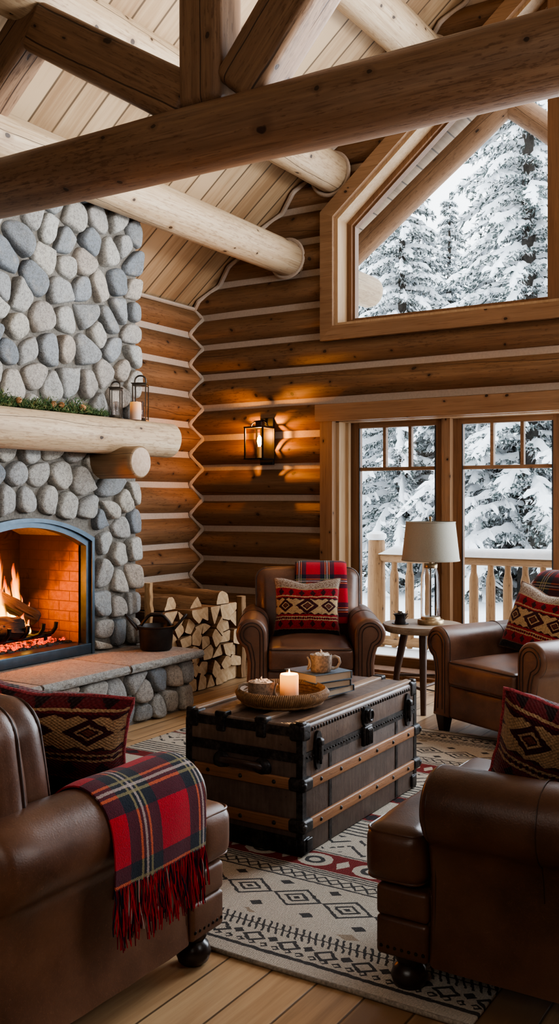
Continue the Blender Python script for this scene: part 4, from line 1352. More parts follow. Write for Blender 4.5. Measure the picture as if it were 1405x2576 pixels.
mb = wedge([(-.035,-.03),(.035,-.028),(.042,.018),(.0,.036),(-.034,.024)], .63, 9.1, .009)
o = mb.build('firewood_log', [m_firewood, m_fireend], loc=(FWX-.01,6.17,.64), rot=(0,-PI/2,0), smooth=45)
tag(o, 'split log standing upright at the right end of the firewood stack', 'firewood', 'split firewood stacked beside the fireplace')
# wall sconce ----------------------------------------------------------------
sc = thing('wall_sconce', 'black lantern wall sconce with a glowing bulb on the log wall', 'wall lamp', (-4.405, YB-.088, 1.90))
mb = MB(); mb.box(-.066,.066,-.022,.004,-.21,.19,b=.004)
mb.tube([(0,-.01,.13),(0,-.09,.165),(0,-.12,.150)], .012, 8); mb.box(-.03,.03,-.15,-.09,.105,.155,b=.006)
mb.build('back_plate', m_iron, parent=sc, smooth=40)
mb = MB(); a = .088; cy = -.13; z0, z1 = -.165, .10
for sx in (-1,1):
    for sy in (-1,1): mb.box(sx*a-.006, sx*a+.006, cy+sy*a-.006, cy+sy*a+.006, z0, z1)
for z in (z0, z1):
    for s in (-1,1):
        mb.box(-a-.009,a+.009, cy+s*a-.008,cy+s*a+.008, z-.006,z+.006); mb.box(s*a-.008,s*a+.008, cy-a,cy+a, z-.006,z+.006)
for s in (-1,1): mb.tube([(s*a,cy-a*.0,z1),(s*a*.85,cy,z1+.035),(s*a*.55,cy,z1+.055),(0,cy,z1+.058)], .006, 6)
mb.box(-a,a,cy-a,cy+a,z0-.004,z0+.003)
mb.build('cage', m_iron, parent=sc, smooth=40)
mb = MB()
for s in (-1,1):
    mb.add([(s*a,cy-a,z0),(s*a,cy+a,z0),(s*a,cy+a,z1),(s*a,cy-a,z1)], [(0,1,2,3)])
mb.add([(-a,cy-a,z0),(a,cy-a,z0),(a,cy-a,z1),(-a,cy-a,z1)], [(0,1,2,3)])
mb.build('pane', m_amberglass, parent=sc, smooth=0)
mb = MB(); mb.lathe([(.020,z0),(.020,z0+.10),(.014,z0+.105)], 14, 0, (0,cy,0)); mb.build('candle_sleeve', plain('pale candle sleeve', (.6,.42,.26), .6), parent=sc, smooth=50)
mb = MB(); mb.lathe([(.010,z0+.105),(.017,z0+.125),(.022,z0+.15),(.018,z0+.18),(.006,z0+.20)], 16, 0, (0,cy,0)); mb.build('bulb', m_bulb, parent=sc, smooth=60)
# ------------------------------------------------------------ rug
RX0, RX1, RY0, RY1 = -3.56, -.905, 2.40, 5.35
mb = MB()
def rugfn(q, h):
    x, y, z = q
    if z > 0: z += .0015*mnoise.noise((x*3, y*3, 0))
    return (x, y+.006*mnoise.noise((x*2.2, 0, 0)), z)
mb.rbox(RX1-RX0, RY1-RY0, .012, .0055, 2, 24, 0, (0,0,.0065), rugfn)
rug = mb.build('area_rug', rug_mat(RX0, RX1, RY0, RY1), loc=((RX0+RX1)/2,(RY0+RY1)/2,0), smooth=60)
tag(rug, 'large cream wool rug with charcoal diamonds and red bands under the trunk', 'rug')
m_bind = plain('rug binding', (.27,.235,.19), .95, nscale=120, namt=.4)
for y in (RY0, RY1):
    mb = MB(); mb.tube([(RX0+(RX1-RX0)*i/60, y-.002+.006*mnoise.noise(((RX0+(RX1-RX0)*i/60-(RX0+RX1)/2)*2.2,0,0)), .0075) for i in range(61)], .0075, 8)
    mb.build('rug_binding', m_bind, parent=rug, loc=(-(RX0+RX1)/2,-(RY0+RY1)/2,0), smooth=80)
RG = .0135

# ------------------------------------------------------------ leather armchair
def arm_profile(s, r=.10, cx=.378, zc=.535, x_in=.277, x_out=.408, zb=.10):
    """outline in (x,z) of a scroll arm on side s, counter-clockwise seen from the front for s=+1"""
    pts = [(x_in, zb), (x_in, zb+.12), (x_in, .32), (x_in, zc-.03)]
    a0, a1 = PI, -rad(62)
    n = 22; c = []
    for k in range(n+1):
        a = a0+(a1-a0)*k/n; c.append((cx+r*math.cos(a), zc+r*math.sin(a)))
    pts += c
    ex, ez = c[-1]
    pts += [(x_out+.006, ez-.035), (x_out-.004, ez-.10), (x_out, .25), (x_out+.006, zb+.06), (x_out+.012, zb)]
    return [(s*x, z) for x, z in pts]
def offset_poly(P, d):
    n = len(P); A = sum(P[i][0]*P[(i+1) % n][1]-P[(i+1) % n][0]*P[i][1] for i in range(n)); sg = 1 if A > 0 else -1
    out = []
    for i in range(n):
        a, b, c = Vector(P[i-1]), Vector(P[i]), Vector(P[(i+1) % n])
        d1 = (b-a); d2 = (c-b)
        d1 = d1.normalized() if d1.length > 1e-7 else d2.normalized(); d2 = d2.normalized() if d2.length > 1e-7 else d1
        n1 = Vector((-d1.y, d1.x))*sg; n2 = Vector((-d2.y, d2.x))*sg
        m = n1+n2; m = m/max(.5, m.dot(n1)); out.append((b.x+m.x*d, b.y+m.y*d))
    return out
def cushion_fn(px, py, pz, wob=.006, sd=0):
    def fn(q, h):
        u, v, w = q[0]/h[0], q[1]/h[1], q[2]/h[2]
        k = (1-u*u)*(1-v*v)
        kz = (1-u*u)*(1-w*w); ky = (1-v*v)*(1-w*w)
        nz = wob*mnoise.noise((q[0]*7+sd, q[1]*7, q[2]*5))
        return (q[0]+px*ky*(1 if u > 0 else -1)*abs(u), q[1]+py*kz*(1 if v > 0 else -1)*abs(v), q[2]+(pz*max(0,k)+nz)*(w if w > 0 else w*.4))
    return fn
def rrect_path(hx, hy, r, z, n=5):
    P = []
    for (cx, cy, a0) in ((hx-r,hy-r,0),(-hx+r,hy-r,PI/2),(-hx+r,-hy+r,PI),(hx-r,-hy+r,1.5*PI)):
        for k in range(n+1):
            a = a0+PI/2*k/n; P.append((cx+r*math.cos(a), cy+r*math.sin(a), z))
    return P
def armchair(label, loc, rz, style, seed, mat, group='brown leather armchairs', footz=0.0):
    t = thing('leather_armchair', label, 'armchair', (loc[0], loc[1], footz), rz, group)
    tee = style == 'tee'
    af = -.325 if tee else -.465
    r, cx, zc, xo = (.112, .372, .54, .408) if tee else (.10, .378, .535, .408)
    # base
    mb = MB()
    mb.rbox(.80, .84, .20, .02, 3, 6, 0, (0, .02, .20))
    if tee:
        mb.rbox(.845, .16, .112, .014, 3, 8, 0, (0, -.40, .156), cushion_fn(.003,.005,.001,.002,seed)); mb.rbox(.845, .16, .088, .014, 3, 8, 0, (0, -.40, .256), cushion_fn(.003,.006,.001,.002,seed+3))
    else:
        mb.rbox(.56, .06, .20, .02, 3, 8, 0, (0, -.425, .20), cushion_fn(0,.008,0,.003,seed))
    base = mb.build('base', mat, parent=t, smooth=70)
    if tee:
        mb = MB()
        for i in range(38):
            x = -.40+.80*i/37; mb.lathe([(.0058,0),(.0046,.003),(0,.0045)], 8, 0, (0,0,0), False, False); mb.xform(len(mb.v)-24, Matrix.Translation((x,-.4815,.128)) @ Matrix.Rotation(PI/2, 4, 'X'))
        for s in (-1,1):
            mb.build('nailhead_trim', m_nail, parent=base)['kind'] = 'stuff'; mb = MB()
            for i in range(7):
                y = -.462+.0215*i; mb.lathe([(.0058,0),(.0046,.003),(0,.0045)], 8, 0, (0,0,0), False, False); mb.xform(len(mb.v)-24, Matrix.Translation((s*.4232,y,.128)) @ Matrix.Rotation(s*PI/2, 4, 'Y'))
        mb.build('nailhead_trim', m_nail, parent=base)['kind'] = 'stuff'
    # seat cushion
    mb = MB()
    if tee:
        mb.rbox(.535, .72, .17, .045, 4, 10, 0, (0, -.11, .385), cushion_fn(.004,.01,.028,.006,seed))
        mb.rbox(.865, .185, .168, .045, 4, 8, 0, (0, -.425, .385), cushion_fn(.01,.014,.018,.006,seed+5))
    else:
        mb.rbox(.545, .74, .150, .03, 4, 12, 0, (0, -.105, .372), cushion_fn(.003,.012,.045,.006,seed))
    cu = mb.build('seat_cushion', mat, parent=t, smooth=75)
    for z in ((.452,.318) if tee else (.437,.306)):
        mb = MB()
        if tee: mb.tube(rrect_path(.4245,.0855,.037,z), .0045, 6, closed=True); mb.xform(0, Matrix.Translation((0,-.427,0)))
        else: mb.tube(rrect_path(.267,.368,.026,z), .0042, 6, closed=True); mb.xform(0, Matrix.Translation((0,-.105,0)))
        mb.build('piping', m_piping if not tee else mat, parent=cu, smooth=60)
    # backrest, slightly reclined
    mb = MB()
    def bfn(q, h):
        u, w = q[0]/h[0], q[2]/h[2]
        k = max(0,(1-u*u))*max(0,1-w*w)
        y = q[1] - (.05*k if q[1] < 0 else .01*k) + .006*mnoise.noise((q[0]*6+seed, q[2]*6, 1))
        x = q[0]*(1+.02*(w))
        return (x, y, q[2]+ (.012*(1-u*u) if w > .5 else 0))
    mb.rbox(.745, .19, .66, .085, 6, 12, 0, (0,0,0), bfn)
    ba = mb.build('backrest', mat, parent=t, loc=(0,.315,.575), rot=(-rad(9),0,0), smooth=75)
    mb = MB()
    P = [(x*(1+.02*z/.33), -.052, z+(.010*(1-(x/.37)**2) if z > .2 else 0)) for x, z, _ in [(a, b, 0) for a, b, c in rrect_path(.363,.322,.08,0)]]
    mb.tube(P, .005, 6, closed=True); mb.build('piping', m_piping, parent=ba, smooth=60)
    if tee:
        mb = MB(); mb.rbox(.54, .21, .42, .09, 6, 10, 0, (0,0,0), cushion_fn(.01,.03,.02,.008,seed+2))
        bc = mb.build('back_cushion', mat, parent=t, loc=(0,.165,.665), rot=(-rad(10),0,0), smooth=75)
        for yy in (-.062,.062):
            mb = MB(); mb.tube([(a, yy, b) for a, b, c in rrect_path(.262,.203,.08,0)], .0045, 6, closed=True)
            mb.build('piping', m_piping, parent=bc, smooth=60)
    for s in (-1, 1):
        P = arm_profile(s, r, cx, zc, .277, xo)
        if s < 0: P = P[::-1]
        n = len(P); vs = []; fs = []
        fr = .024
        st = [(af+fr*(1-math.sin(a)), fr*(1-math.cos(a))) for a in [PI/2*k/5 for k in range(5, 0, -1)]]
        st = [(af+fr*(1-math.sin(PI/2*k/5)), fr*(1-math.cos(PI/2*k/5))) for k in range(5, -1, -1)]
        ys = st + [(af+fr+(.40-af-fr)*k/8, 0) for k in range(1, 9)] + [(.43, .02)]
        for (y, d) in ys:
            Q = offset_poly(P, d) if d > 0 else P
            for (x, z) in Q:
                w = .004*mnoise.noise((x*8+seed, y*7, z*8))
                vs.append((x+w, y, max(z+w, .098)))
        m = len(ys)
        for i in range(m-1):
            for j in range(n): fs.append((i*n+j, (i+1)*n+j, (i+1)*n+(j+1) % n, i*n+(j+1) % n))
        fs.append(tuple(range(n))); fs.append(tuple((m-1)*n+k for k in reversed(range(n))))
        mb = MB(); mb.add(vs, [f[::-1] for f in fs] if False else fs)
        bm = bmesh_fix(mb)
        a_ = mb.build('arm', mat, parent=t, smooth=60)
        for dd, yy in ((.026, af-.001), (.048, af-.001), (.004, af+.022)):
            mb = MB(); Q = offset_poly(P, dd); Q = [(x, z) for x, z in Q if z > .112]
            mb.tube([(x, yy, z) for x, z in Q], .0035 if dd != .004 else .0045, 6)
            mb.build('piping', m_piping, parent=a_, smooth=60)
        mb = MB(); mb.tube([(x*1.001, .0, z+.001) for x, z in offset_poly(P, -.0008) if z > .30], .0022, 5)
        mb.build('seam', m_piping, parent=a_, smooth=60)
    lm = MB()
    if tee: lm.lathe([(.030,0),(.046,.012),(.054,.035),(.046,.062),(.034,.072),(.042,.085),(.045,.105)], 24)
    else: lm.hexa([(-.022,-.022,0),(.022,-.022,0),(.022,.022,0),(-.022,.022,0),(-.036,-.036,.105),(.036,-.036,.105),(.036,.036,.105),(-.036,.036,.105)])
    l0 = None
    for sx in (-1,1):
        for y in ((-.40,.36) if tee else (-.415,.36)):
            if l0 is None: l0 = lm.build('leg', m_foot, parent=t, loc=(sx*.365,y,0), smooth=40)
            else:
                l = l0.copy(); C.objects.link(l); l.location = (sx*.365,y,0)
    return t
def bmesh_fix(mb): return None
A1 = (-3.30, 5.66); A2 = (-1.69, 5.60); A3 = (-2.112, 1.905); A4 = (-.735, 2.885)
armchair('brown leather armchair against the log wall with a tartan throw over its back', A1, rad(32), 'scroll', 1, m_leather)
armchair('brown leather armchair to the right of the side table, before the glazed doors', A2, rad(-26.8), 'scroll', 9, m_leather)
armchair('brown leather armchair at the lower left with a red throw on its arm', A3, PI, 'tee', 17, m_leather)
armchair('brown leather armchair at the lower right seen from its side', A4, rad(-90), 'tee', 25, m_leather_shaded, footz=0.0)

# ------------------------------------------------------------ pillows
def pillow(label, loc, rot, w, h, d, mat, seed, group='woven pillows on the armchairs', sag=.03):
    N = 26; vs = []; uvs = []; fs = []
    for side in (1, -1):
        for j in range(N+1):
            for i in range(N+1):
                u = -1+2*i/N; v = -1+2*j/N
                # concave edges, pointed corners
                ex = 1-.09*(1-v*v)*abs(u)**3; ez = 1-.07*(1-u*u)*abs(v)**3
                x = u*w/2*ex; z = v*h/2*ez
                th = ((1-u**4)*(1-v**4))**.62 if abs(u) < 1 and abs(v) < 1 else 0
                th = max(0, (1-u*u)*(1-v*v))**.42
                z -= sag*max(0, v)*math.exp(-(u*2.2)**2)
                y = -side*(d/2*th+.003) + .007*mnoise.noise((u*2.4+seed, v*2.4, side*2))*th
                vs.append((x+.004*mnoise.noise((v*5, seed, u*3)), y, z+.004*mnoise.noise((u*5, seed, 4)))); uvs.append(((u+1)/2, (v+1)/2))
    n1 = (N+1)*(N+1)
    for j in range(N):
        for i in range(N):
            a = j*(N+1)+i
            fs.append((a, a+1, a+N+2, a+N+1)); b = a+n1; fs.append((b+N+1, b+N+2, b+1, b))
    ring = [i for i in range(N)]+[N+j*(N+1) for j in range(N)]+[N*(N+1)+N-i for i in range(N)]+[(N-j)*(N+1) for j in range(N)]
    for k in range(len(ring)):
        a, b = ring[k], ring[(k+1) % len(ring)]; fs.append((b, a, a+n1, b+n1))
    mb = MB(); mb.add(vs, fs, 0, uvs)
    o = mb.build('throw_pillow', mat, loc=loc, rot=rot, smooth=179, uv=True)
    tag(o, label, 'pillow', group)
    mb = MB(); P = [tuple((Vector(vs[k])+Vector(vs[k+n1]))/2) for k in ring]
    big = mat in (m_pillow2, m_pillow3); mb.tube(P, .0065 if big else .0042, 6, closed=True); mb.build('trim', m_pilltrim if big else m_pilledge, parent=o, smooth=80)
    return o
def loc_on(A, rz, x, y, z):
    c, s = math.cos(rz), math.sin(rz); return (A[0]+x*c-y*s, A[1]+x*s+y*c, z)
def rotm(rz, tilt, roll=0.0):
    return (Matrix.Rotation(rz, 3, 'Z') @ Matrix.Rotation(-tilt, 3, 'X') @ Matrix.Rotation(roll, 3, 'Y')).to_euler()
pillow('red woven pillow with cream diamonds on the armchair against the log wall', loc_on(A1, rad(32), -.012, .02, .655), rotm(rad(32), rad(16), rad(1)), .46, .41, .15, m_pillow, 1)
pillow('red woven pillow with diamonds on the armchair right of the side table', loc_on(A2, rad(-26.8), -.005, .02, .665), rotm(rad(-20), rad(20), rad(9)), .47, .42, .15, m_pillow, 5)
pillow('brown and maroon woven pillow on the lower left armchair', (-2.23, 2.10, .655), rotm(rad(20), rad(-20), rad(8)), .68, .42, .17, m_pillow2, 9)
pillow('maroon woven pillow propped on the lower right armchair', (-.735, 2.83, .61), rotm(rad(20), rad(-20), rad(12)), .53, .42, .22, m_pillow3, 13)

# ------------------------------------------------------------ throws
def sheet(path, width, name, mat, label, loc, rz, seed, parent=None, th=.009, wob=.008, along='y', uoff=0.0):
    """cloth following path [(a,z)] (a across, arc length -> uv v) extruded along width"""
    P = [Vector(p) for p in path]; Q = [P[0]]; 
    d = [0]
    for i in range(1, len(P)): d.append(d[-1]+(P[i]-P[i-1]).length)
    n = int(d[-1]/.016); m = int(width/.02)
    pts = []; j = 0
    for k in range(n+1):
        s = d[-1]*k/n
        while j < len(P)-2 and d[j+1] < s: j += 1
        f = (s-d[j])/(d[j+1]-d[j]); pts.append((P[j].lerp(P[j+1], f), s))
    # smooth
    for _ in range(3):
        pts = [pts[0]]+[((pts[i-1][0]+pts[i][0]*2+pts[i+1][0])/4, pts[i][1]) for i in range(1, len(pts)-1)]+[pts[-1]]
    vs = []; uvs = []; fs = []; nn = []
    for i in range(len(pts)):
        a = pts[max(0, i-1)][0]; b = pts[min(len(pts)-1, i+1)][0]; t = (b-a).normalized(); nn.append(Vector((-t.y, t.x)))
    for lay in (1, 0):
        for i, (p, s) in enumerate(pts):
            for k in range(m+1):
                w = width*k/m
                fall = max(0, (s-d[-1]*.45)/(d[-1]*.55))
                off = wob*(mnoise.noise((w*7+seed, s*2.2, 0))*(.4+1.4*fall)) + wob*.5*fall*math.sin(w*24+seed)
                e = min(1, min(k, m-k)/1.5, )
                q = p + nn[i]*(max(off,-.003)+ (th*(.5+.5*e) if lay else 0)+.003)
                ww = w - width/2 + .008*mnoise.noise((s*4+seed, k*.02, 7))
                vs.append((q.x, ww, q.y)); uvs.append((w+uoff, s))
    M1 = m+1; n1 = len(pts)*M1
    for i in range(len(pts)-1):
        for k in range(m):
            a = i*M1+k; fs.append((a, a+1, a+M1+1, a+M1)); b = a+n1; fs.append((b+M1, b+M1+1, b+1, b))
    for i in range(len(pts)-1):
        for k in (0, m):
            a, b = i*M1+k, (i+1)*M1+k; f = (a, b, b+n1, a+n1); fs.append(f if k == 0 else f[::-1])
    for k in range(m):
        for i in (0, len(pts)-1):
            a, b = i*M1+k, i*M1+k+1; f = (a, a+n1, b+n1, b); fs.append(f if i == 0 else f[::-1])
    mb = MB(); mb.add(vs, fs, 0, uvs)
    o = mb.build(name, mat, loc=loc, rot=(0,0,rz), smooth=80, uv=True)
    if label: tag(o, label, 'throw blanket')
    ends = [Vector(vs[(len(pts)-1)*M1+k]) for k in range(M1)]; starts = [Vector(vs[k]) for k in range(M1)]
    return o, ends, starts
# throw on the lower left armchair's arm: local frame, a = world x outward
R_ = .112; xc = A3[0]+.372; zc = .54
def arc(c, r, a0, a1, n): return [(c[0]+r*math.cos(rad(a0+(a1-a0)*k/n)), c[1]+r*math.sin(rad(a0+(a1-a0)*k/n))) for k in range(n+1)]
path = [(xc-.116,.484),(xc-.116,.53)]+arc((xc,zc), R_+.004, 172, 4, 16)+[(xc+.120,.50),(xc+.121,.45),(xc+.120,.415)]
o, ends, starts = sheet(path, .385, 'tartan_throw', m_tartan, 'red tartan wool throw with long fringe draped over the lower left armchair arm', (0, 2.0, 0), 0, 3, uoff=.0)
mb = MB(); r5 = random.Random(4)
for i in range(170):
    f = i/169*(len(ends)-1); a = ends[int(f)].lerp(ends[min(len(ends)-1, int(f)+1)], f-int(f))
    L = r5.uniform(.10,.165); dx = r5.uniform(-.004,.010); dy = r5.uniform(-.016,.016)
    pts = []
    for k in range(7):
        t = k/6; pts.append((a.x-.004+dx*t+.003*math.sin(t*6+i)+.006*t, a.y+dy*t+.003*math.sin(t*5+i*1.7), a.z+.006-L*t))
    mb.tube(pts, [.0021,.0023,.0022,.0022,.0021,.002,.0014], 5)
mb.build('fringe', m_fringe, parent=o, smooth=80)
# throw folded over the backrest of the chair by the wall

def back_throw(A, rz, x0, w, mat, label, seed, front=.50, back=.60):
    # a runs from the front of the backrest over its top edge to the back (local y)
    bt = rad(9)
    def bl(y, z): return (.315+y*math.cos(bt)-z*math.sin(-bt)*1.0, .575+z*math.cos(bt)-y*math.sin(bt)*1.0)
    pts = [bl(-.150, front-.575), bl(-.152, .05), bl(-.135, .18)]+[bl(q[0], q[1]) for q in arc((-.005,.255), .105, 165, 15, 12)]+[bl(.108,.15), bl(.112, back-.575)]
    pts = [(p[0], p[1]) for p in pts]
    # direction of travel front->back gives normals pointing outward (up)
    path = [(-p[0], p[1]) for p in pts][::-1]
    o, e, s = sheet(path, w, 'tartan_throw', mat, label, (0,0,0), 0, seed, th=.02, wob=.006)
    o.rotation_euler = (0,0,rz-PI/2)
    c, s_ = math.cos(rz), math.sin(rz)
    o.location = (A[0]+x0*c, A[1]+x0*s_, 0)
    return o
back_throw(A1, rad(32), .095, .37, m_tartan2, 'red and navy tartan fleece throw folded over the backrest by the log wall', 5)
back_throw(A2, rad(-26.8), -.06, .44, m_tartan3, 'dark tartan fleece throw folded over the backrest of the armchair at the right', 8)
# ------------------------------------------------------------ steamer trunk
TX0, TX1, TY0, TY1, TH = -2.44, -1.88, 3.175, 4.245, .505
tcx, tcy = (TX0+TX1)/2, (TY0+TY1)/2; tw, tl = TX1-TX0, TY1-TY0
tk = thing('steamer_trunk', 'antique dark steamer trunk with wooden slats and iron fittings used as coffee table', 'trunk', (tcx, tcy, RG))
hw, hl = tw/2, tl/2; ZL = .388
mb = MB(); mb.rbox(tw, tl, ZL-.004, .006, 2, 2, 0, (0,0,(ZL-.004)/2+.001)); mb.build('body', m_trunk, parent=tk, smooth=40)
mb = MB(); mb.rbox(tw, tl, TH-ZL, .014, 3, 2, 0, (0,0,(TH+ZL)/2))
lid = mb.build('lid', m_trunktop, parent=tk, smooth=50)
for k, x in enumerate((-.262, -.105, .09, .262)):
    mb = MB(); w = .020 if abs(x) > .2 else .026
    mb.rbox(w*2, tl-.03, .016, .006, 2, 1, 0, (x*(1 if abs(x) < .2 else .96), 0, TH+.005)); mb.build('lid_slat', m_topslat, parent=tk, smooth=50)
    if abs(x) < .2:
        for s in (-1, 1):
            mb = MB(); mb.rbox(.058, .05, .028, .010, 3, 1, 0, (x, s*(hl-.014), TH+.003)); mb.rbox(.046, .018, .075, .008, 3, 1, 0, (x, s*(hl+.001), TH-.028)); mb.build('slat_clamp', m_trunkmetal, parent=tk, smooth=50)
# slats around the body
for z in (.118, .278):
    for s in (-1, 1):
        mb = MB(); mb.rbox(.018, tl-.02, .046, .006, 2, 1, 0, (s*(hw+.007), 0, z))
        o = mb.build('side_slat', m_slat, parent=tk, smooth=50)
        nm = MB()
        for k in range(6):
            y = -hl+.12+(tl-.24)*k/5; nm.lathe([(.009,0),(.007,.004),(0,.006)], 10, 0, (0,0,0), False, False); nm.xform(len(nm.v)-30, Matrix.Translation((s*(hw+.016), y, z)) @ Matrix.Rotation(s*PI/2, 4, 'Y'))
        nm.build('slat_rivets', m_trunkmetal, parent=o, smooth=60)
        mb = MB(); mb.rbox(tw-.02, .018, .046, .006, 2, 1, 0, (0, s*(hl+.007), z))
        o = mb.build('end_slat', m_slatx, parent=tk, smooth=50)
        nm = MB()
        for k in range(3):
            x = -hw+.12+(tw-.24)*k/2; nm.lathe([(.009,0),(.007,.004),(0,.006)], 10, 0, (0,0,0), False, False); nm.xform(len(nm.v)-30, Matrix.Translation((x, s*(hl+.016), z)) @ Matrix.Rotation(-s*PI/2, 4, 'X'))
        nm.build('slat_rivets', m_trunkmetal, parent=o, smooth=60)
# corner caps
for sx in (-1, 1):
    for sy in (-1, 1):
        for z in (.118, .278):
            mb = MB(); mb.rbox(.078, .078, .052, .014, 3, 1, 0, (sx*(hw-.018), sy*(hl-.018), z)); mb.rbox(.03,.03,.03,.012,3,1,0,(sx*(hw+.010), sy*(hl+.010), z))
            mb.build('corner_cap', m_trunkmetal, parent=tk, smooth=60)
        mb = MB(); mb.rbox(.068, .068, .072, .014, 3, 1, 0, (sx*(hw-.028), sy*(hl-.028), TH-.028)); mb.rbox(.036,.036,.02,.009,3,1,0,(sx*(hw-.014), sy*(hl-.014), TH+.006))
        mb.build('lid_corner', m_trunkmetal, parent=tk, smooth=60)
        mb = MB(); mb.rbox(.066, .066, .07, .014, 3, 1, 0, (sx*(hw-.026), sy*(hl-.026), .036)); mb.rbox(.046,.012,.05,.005,2,1,0,(sx*(hw-.04), sy*(hl+.006), .04)); mb.rbox(.012,.046,.05,.005,2,1,0,(sx*(hw+.006), sy*(hl-.04), .04))
        mb.build('base_corner', m_trunkmetal, parent=tk, smooth=60)
        mb = MB(); mb.box(sx*(hw-.026) if sx > 0 else -hw-.003, hw+.003 if sx > 0 else -(hw-.026), sy*(hl+.003) if sy < 0 else hl-.026, -(hl-.026) if sy < 0 else hl+.003, .03, TH-.03)
        mb.build('edge_binding', m_trunkmetal, parent=tk, smooth=40)
# bands, studs and straps
mb = MB()
for s in (-1, 1):
    mb.box(min(s*hw, s*(hw+.004)), max(s*hw, s*(hw+.004)), -hl, hl, ZL-.028, ZL+.010)
    mb.box(-hw, hw, min(s*hl, s*(hl+.004)), max(s*hl, s*(hl+.004)), ZL-.028, ZL+.010)
    mb.box(-hw, hw, min(s*hl, s*(hl+.0035)), max(s*hl, s*(hl+.0035)), .0, .07)
    mb.box(-hw, hw, min(s*hl, s*(hl+.003)), max(s*hl, s*(hl+.003)), TH-.045, TH-.008)
for y in (-.315, .315): mb.box(hw, hw+.003, y-.011, y+.011, 0.01, ZL-.02)
mb.build('iron_band', m_trunkmetal, parent=tk, smooth=40)
for (dx, dz, a_, b_) in ((.001, TH-.024, .010, .014), (.005, ZL-.010, .007, .007)):
    mb = MB()
    for k in range(44): mb.rbox(.006, a_, b_, .002, 1, 1, 0, (hw+dx, -hl+.03+(tl-.06)*k/43, dz))
    mb.build('stud_row', m_trunkmetal, parent=tk, smooth=50)['kind'] = 'stuff'
def plate(y, z, w, h):
    mb = MB()
    prof = []
    for k in range(20):
        a = 2*PI*k/20; prof.append((math.copysign(abs(math.cos(a))**.8, math.cos(a))*w/2, math.copysign(abs(math.sin(a))**1.1, math.sin(a))*h/2))
    mb.prism(prof, lambda a,b,d: (hw+d, y+a, z+b), .002, .012)
    return mb
for y in (-.425, .425):
    mb = plate(y, .392, .058, .155); mb.rbox(.022,.026,.09,.009,3,1,0,(hw+.016,y,.398)); mb.rbox(.026,.034,.03,.01,3,1,0,(hw+.018,y,.425)); mb.lathe([(.006,-.03),(.006,.03)],8,0,(hw+.02,y,.37))
    mb.build('draw_latch', m_trunkmetal, parent=tk, smooth=50)
mb = plate(0, .445, .085, .085); mb.rbox(.022,.05,.06,.01,3,1,0,(hw+.016,0,.445)); mb.tube([(hw+.028, .02*math.cos(q), .45+.022*math.sin(q)) for q in [2*PI*k/16 for k in range(16)]], .006, 6, closed=True)
mb.build('hasp', m_trunkmetal, parent=tk, smooth=50)
mb = MB(); mb.rbox(.018,.078,.085,.006,2,1,0,(hw+.009,0,.362)); mb.rbox(.024,.05,.075,.006,2,1,0,(hw+.014,0,.36))
for k in (-1,0,1): mb.rbox(.008,.007,.062,.003,2,1,0,(hw+.027,k*.014,.358))
mb.build('lock_plate', m_trunkmetal, parent=tk, smooth=50)
for s in (-1, 1):
    mb = MB(); 
    mb.tube([(-.095, s*(hl+.012), .325),(-.08, s*(hl+.03), .335),(-.03, s*(hl+.036), .338),(.03, s*(hl+.036), .338),(.08, s*(hl+.03), .335),(.095, s*(hl+.012), .325)], .014, 8)
    h_ = mb.build('end_handle', m_piping, parent=tk, smooth=60)
    for x in (-.1, .1):
        mb = MB(); mb.lathe([(.04,0),(.038,.008),(.02,.016),(0,.018)], 16, 0, (0,0,0), False, False); mb.xform(len(mb.v)-64, Matrix.Translation((x, s*(hl+.002), .322)) @ Matrix.Rotation(-s*PI/2, 4, 'X'))
        mb.build('handle_boss', m_trunkmetal, parent=h_, smooth=60)
TT = RG+TH+.0135   # top of the lid slats
# ------------------------------------------------------------ tray, mugs, candle, books
tr = thing('rattan_tray', 'round woven rattan tray with a raised rim on the trunk', 'tray', (-2.145, 3.455, TT))
def coil(mb, R, z, r, n=90):
    P = [(R*math.cos(2*PI*k/n), R*math.sin(2*PI*k/n), z+.0012*math.sin(k*1.7)) for k in range(n)]
    st = len(mb.v); mb.tube(P, r, 8, closed=True)
    for i in range(n):
        for j in range(8): mb.uv[st+i*8+j] = (i/n*R*8, j/8)
mb = MB()
for k in range(13): coil(mb, .012+k*.0118, .008, .0075)
mb.build('woven_base', m_rattan, parent=tr, smooth=80)
mb = MB()
for k, (R, z, r) in enumerate(((.168,.012,.0105),(.175,.024,.0105),(.181,.036,.0105),(.183,.048,.012))): coil(mb, R, z, r)
r6 = random.Random(2)
for k in range(132):                 # binding wraps over the rim
    a = 2*PI*k/132; c, s = math.cos(a), math.sin(a); c2, s2 = math.cos(a+.045), math.sin(a+.045)
    mb.tube([(.170*c,.170*s,.012),(.190*c,.190*s,.028),(.197*(c+c2)/2,.197*(s+s2)/2,.047),(.184*c2,.184*s2,.0625),(.170*c2,.170*s2,.048)], .0056, 5)
mb.build('braided_rim', m_rattan, parent=tr, smooth=80)
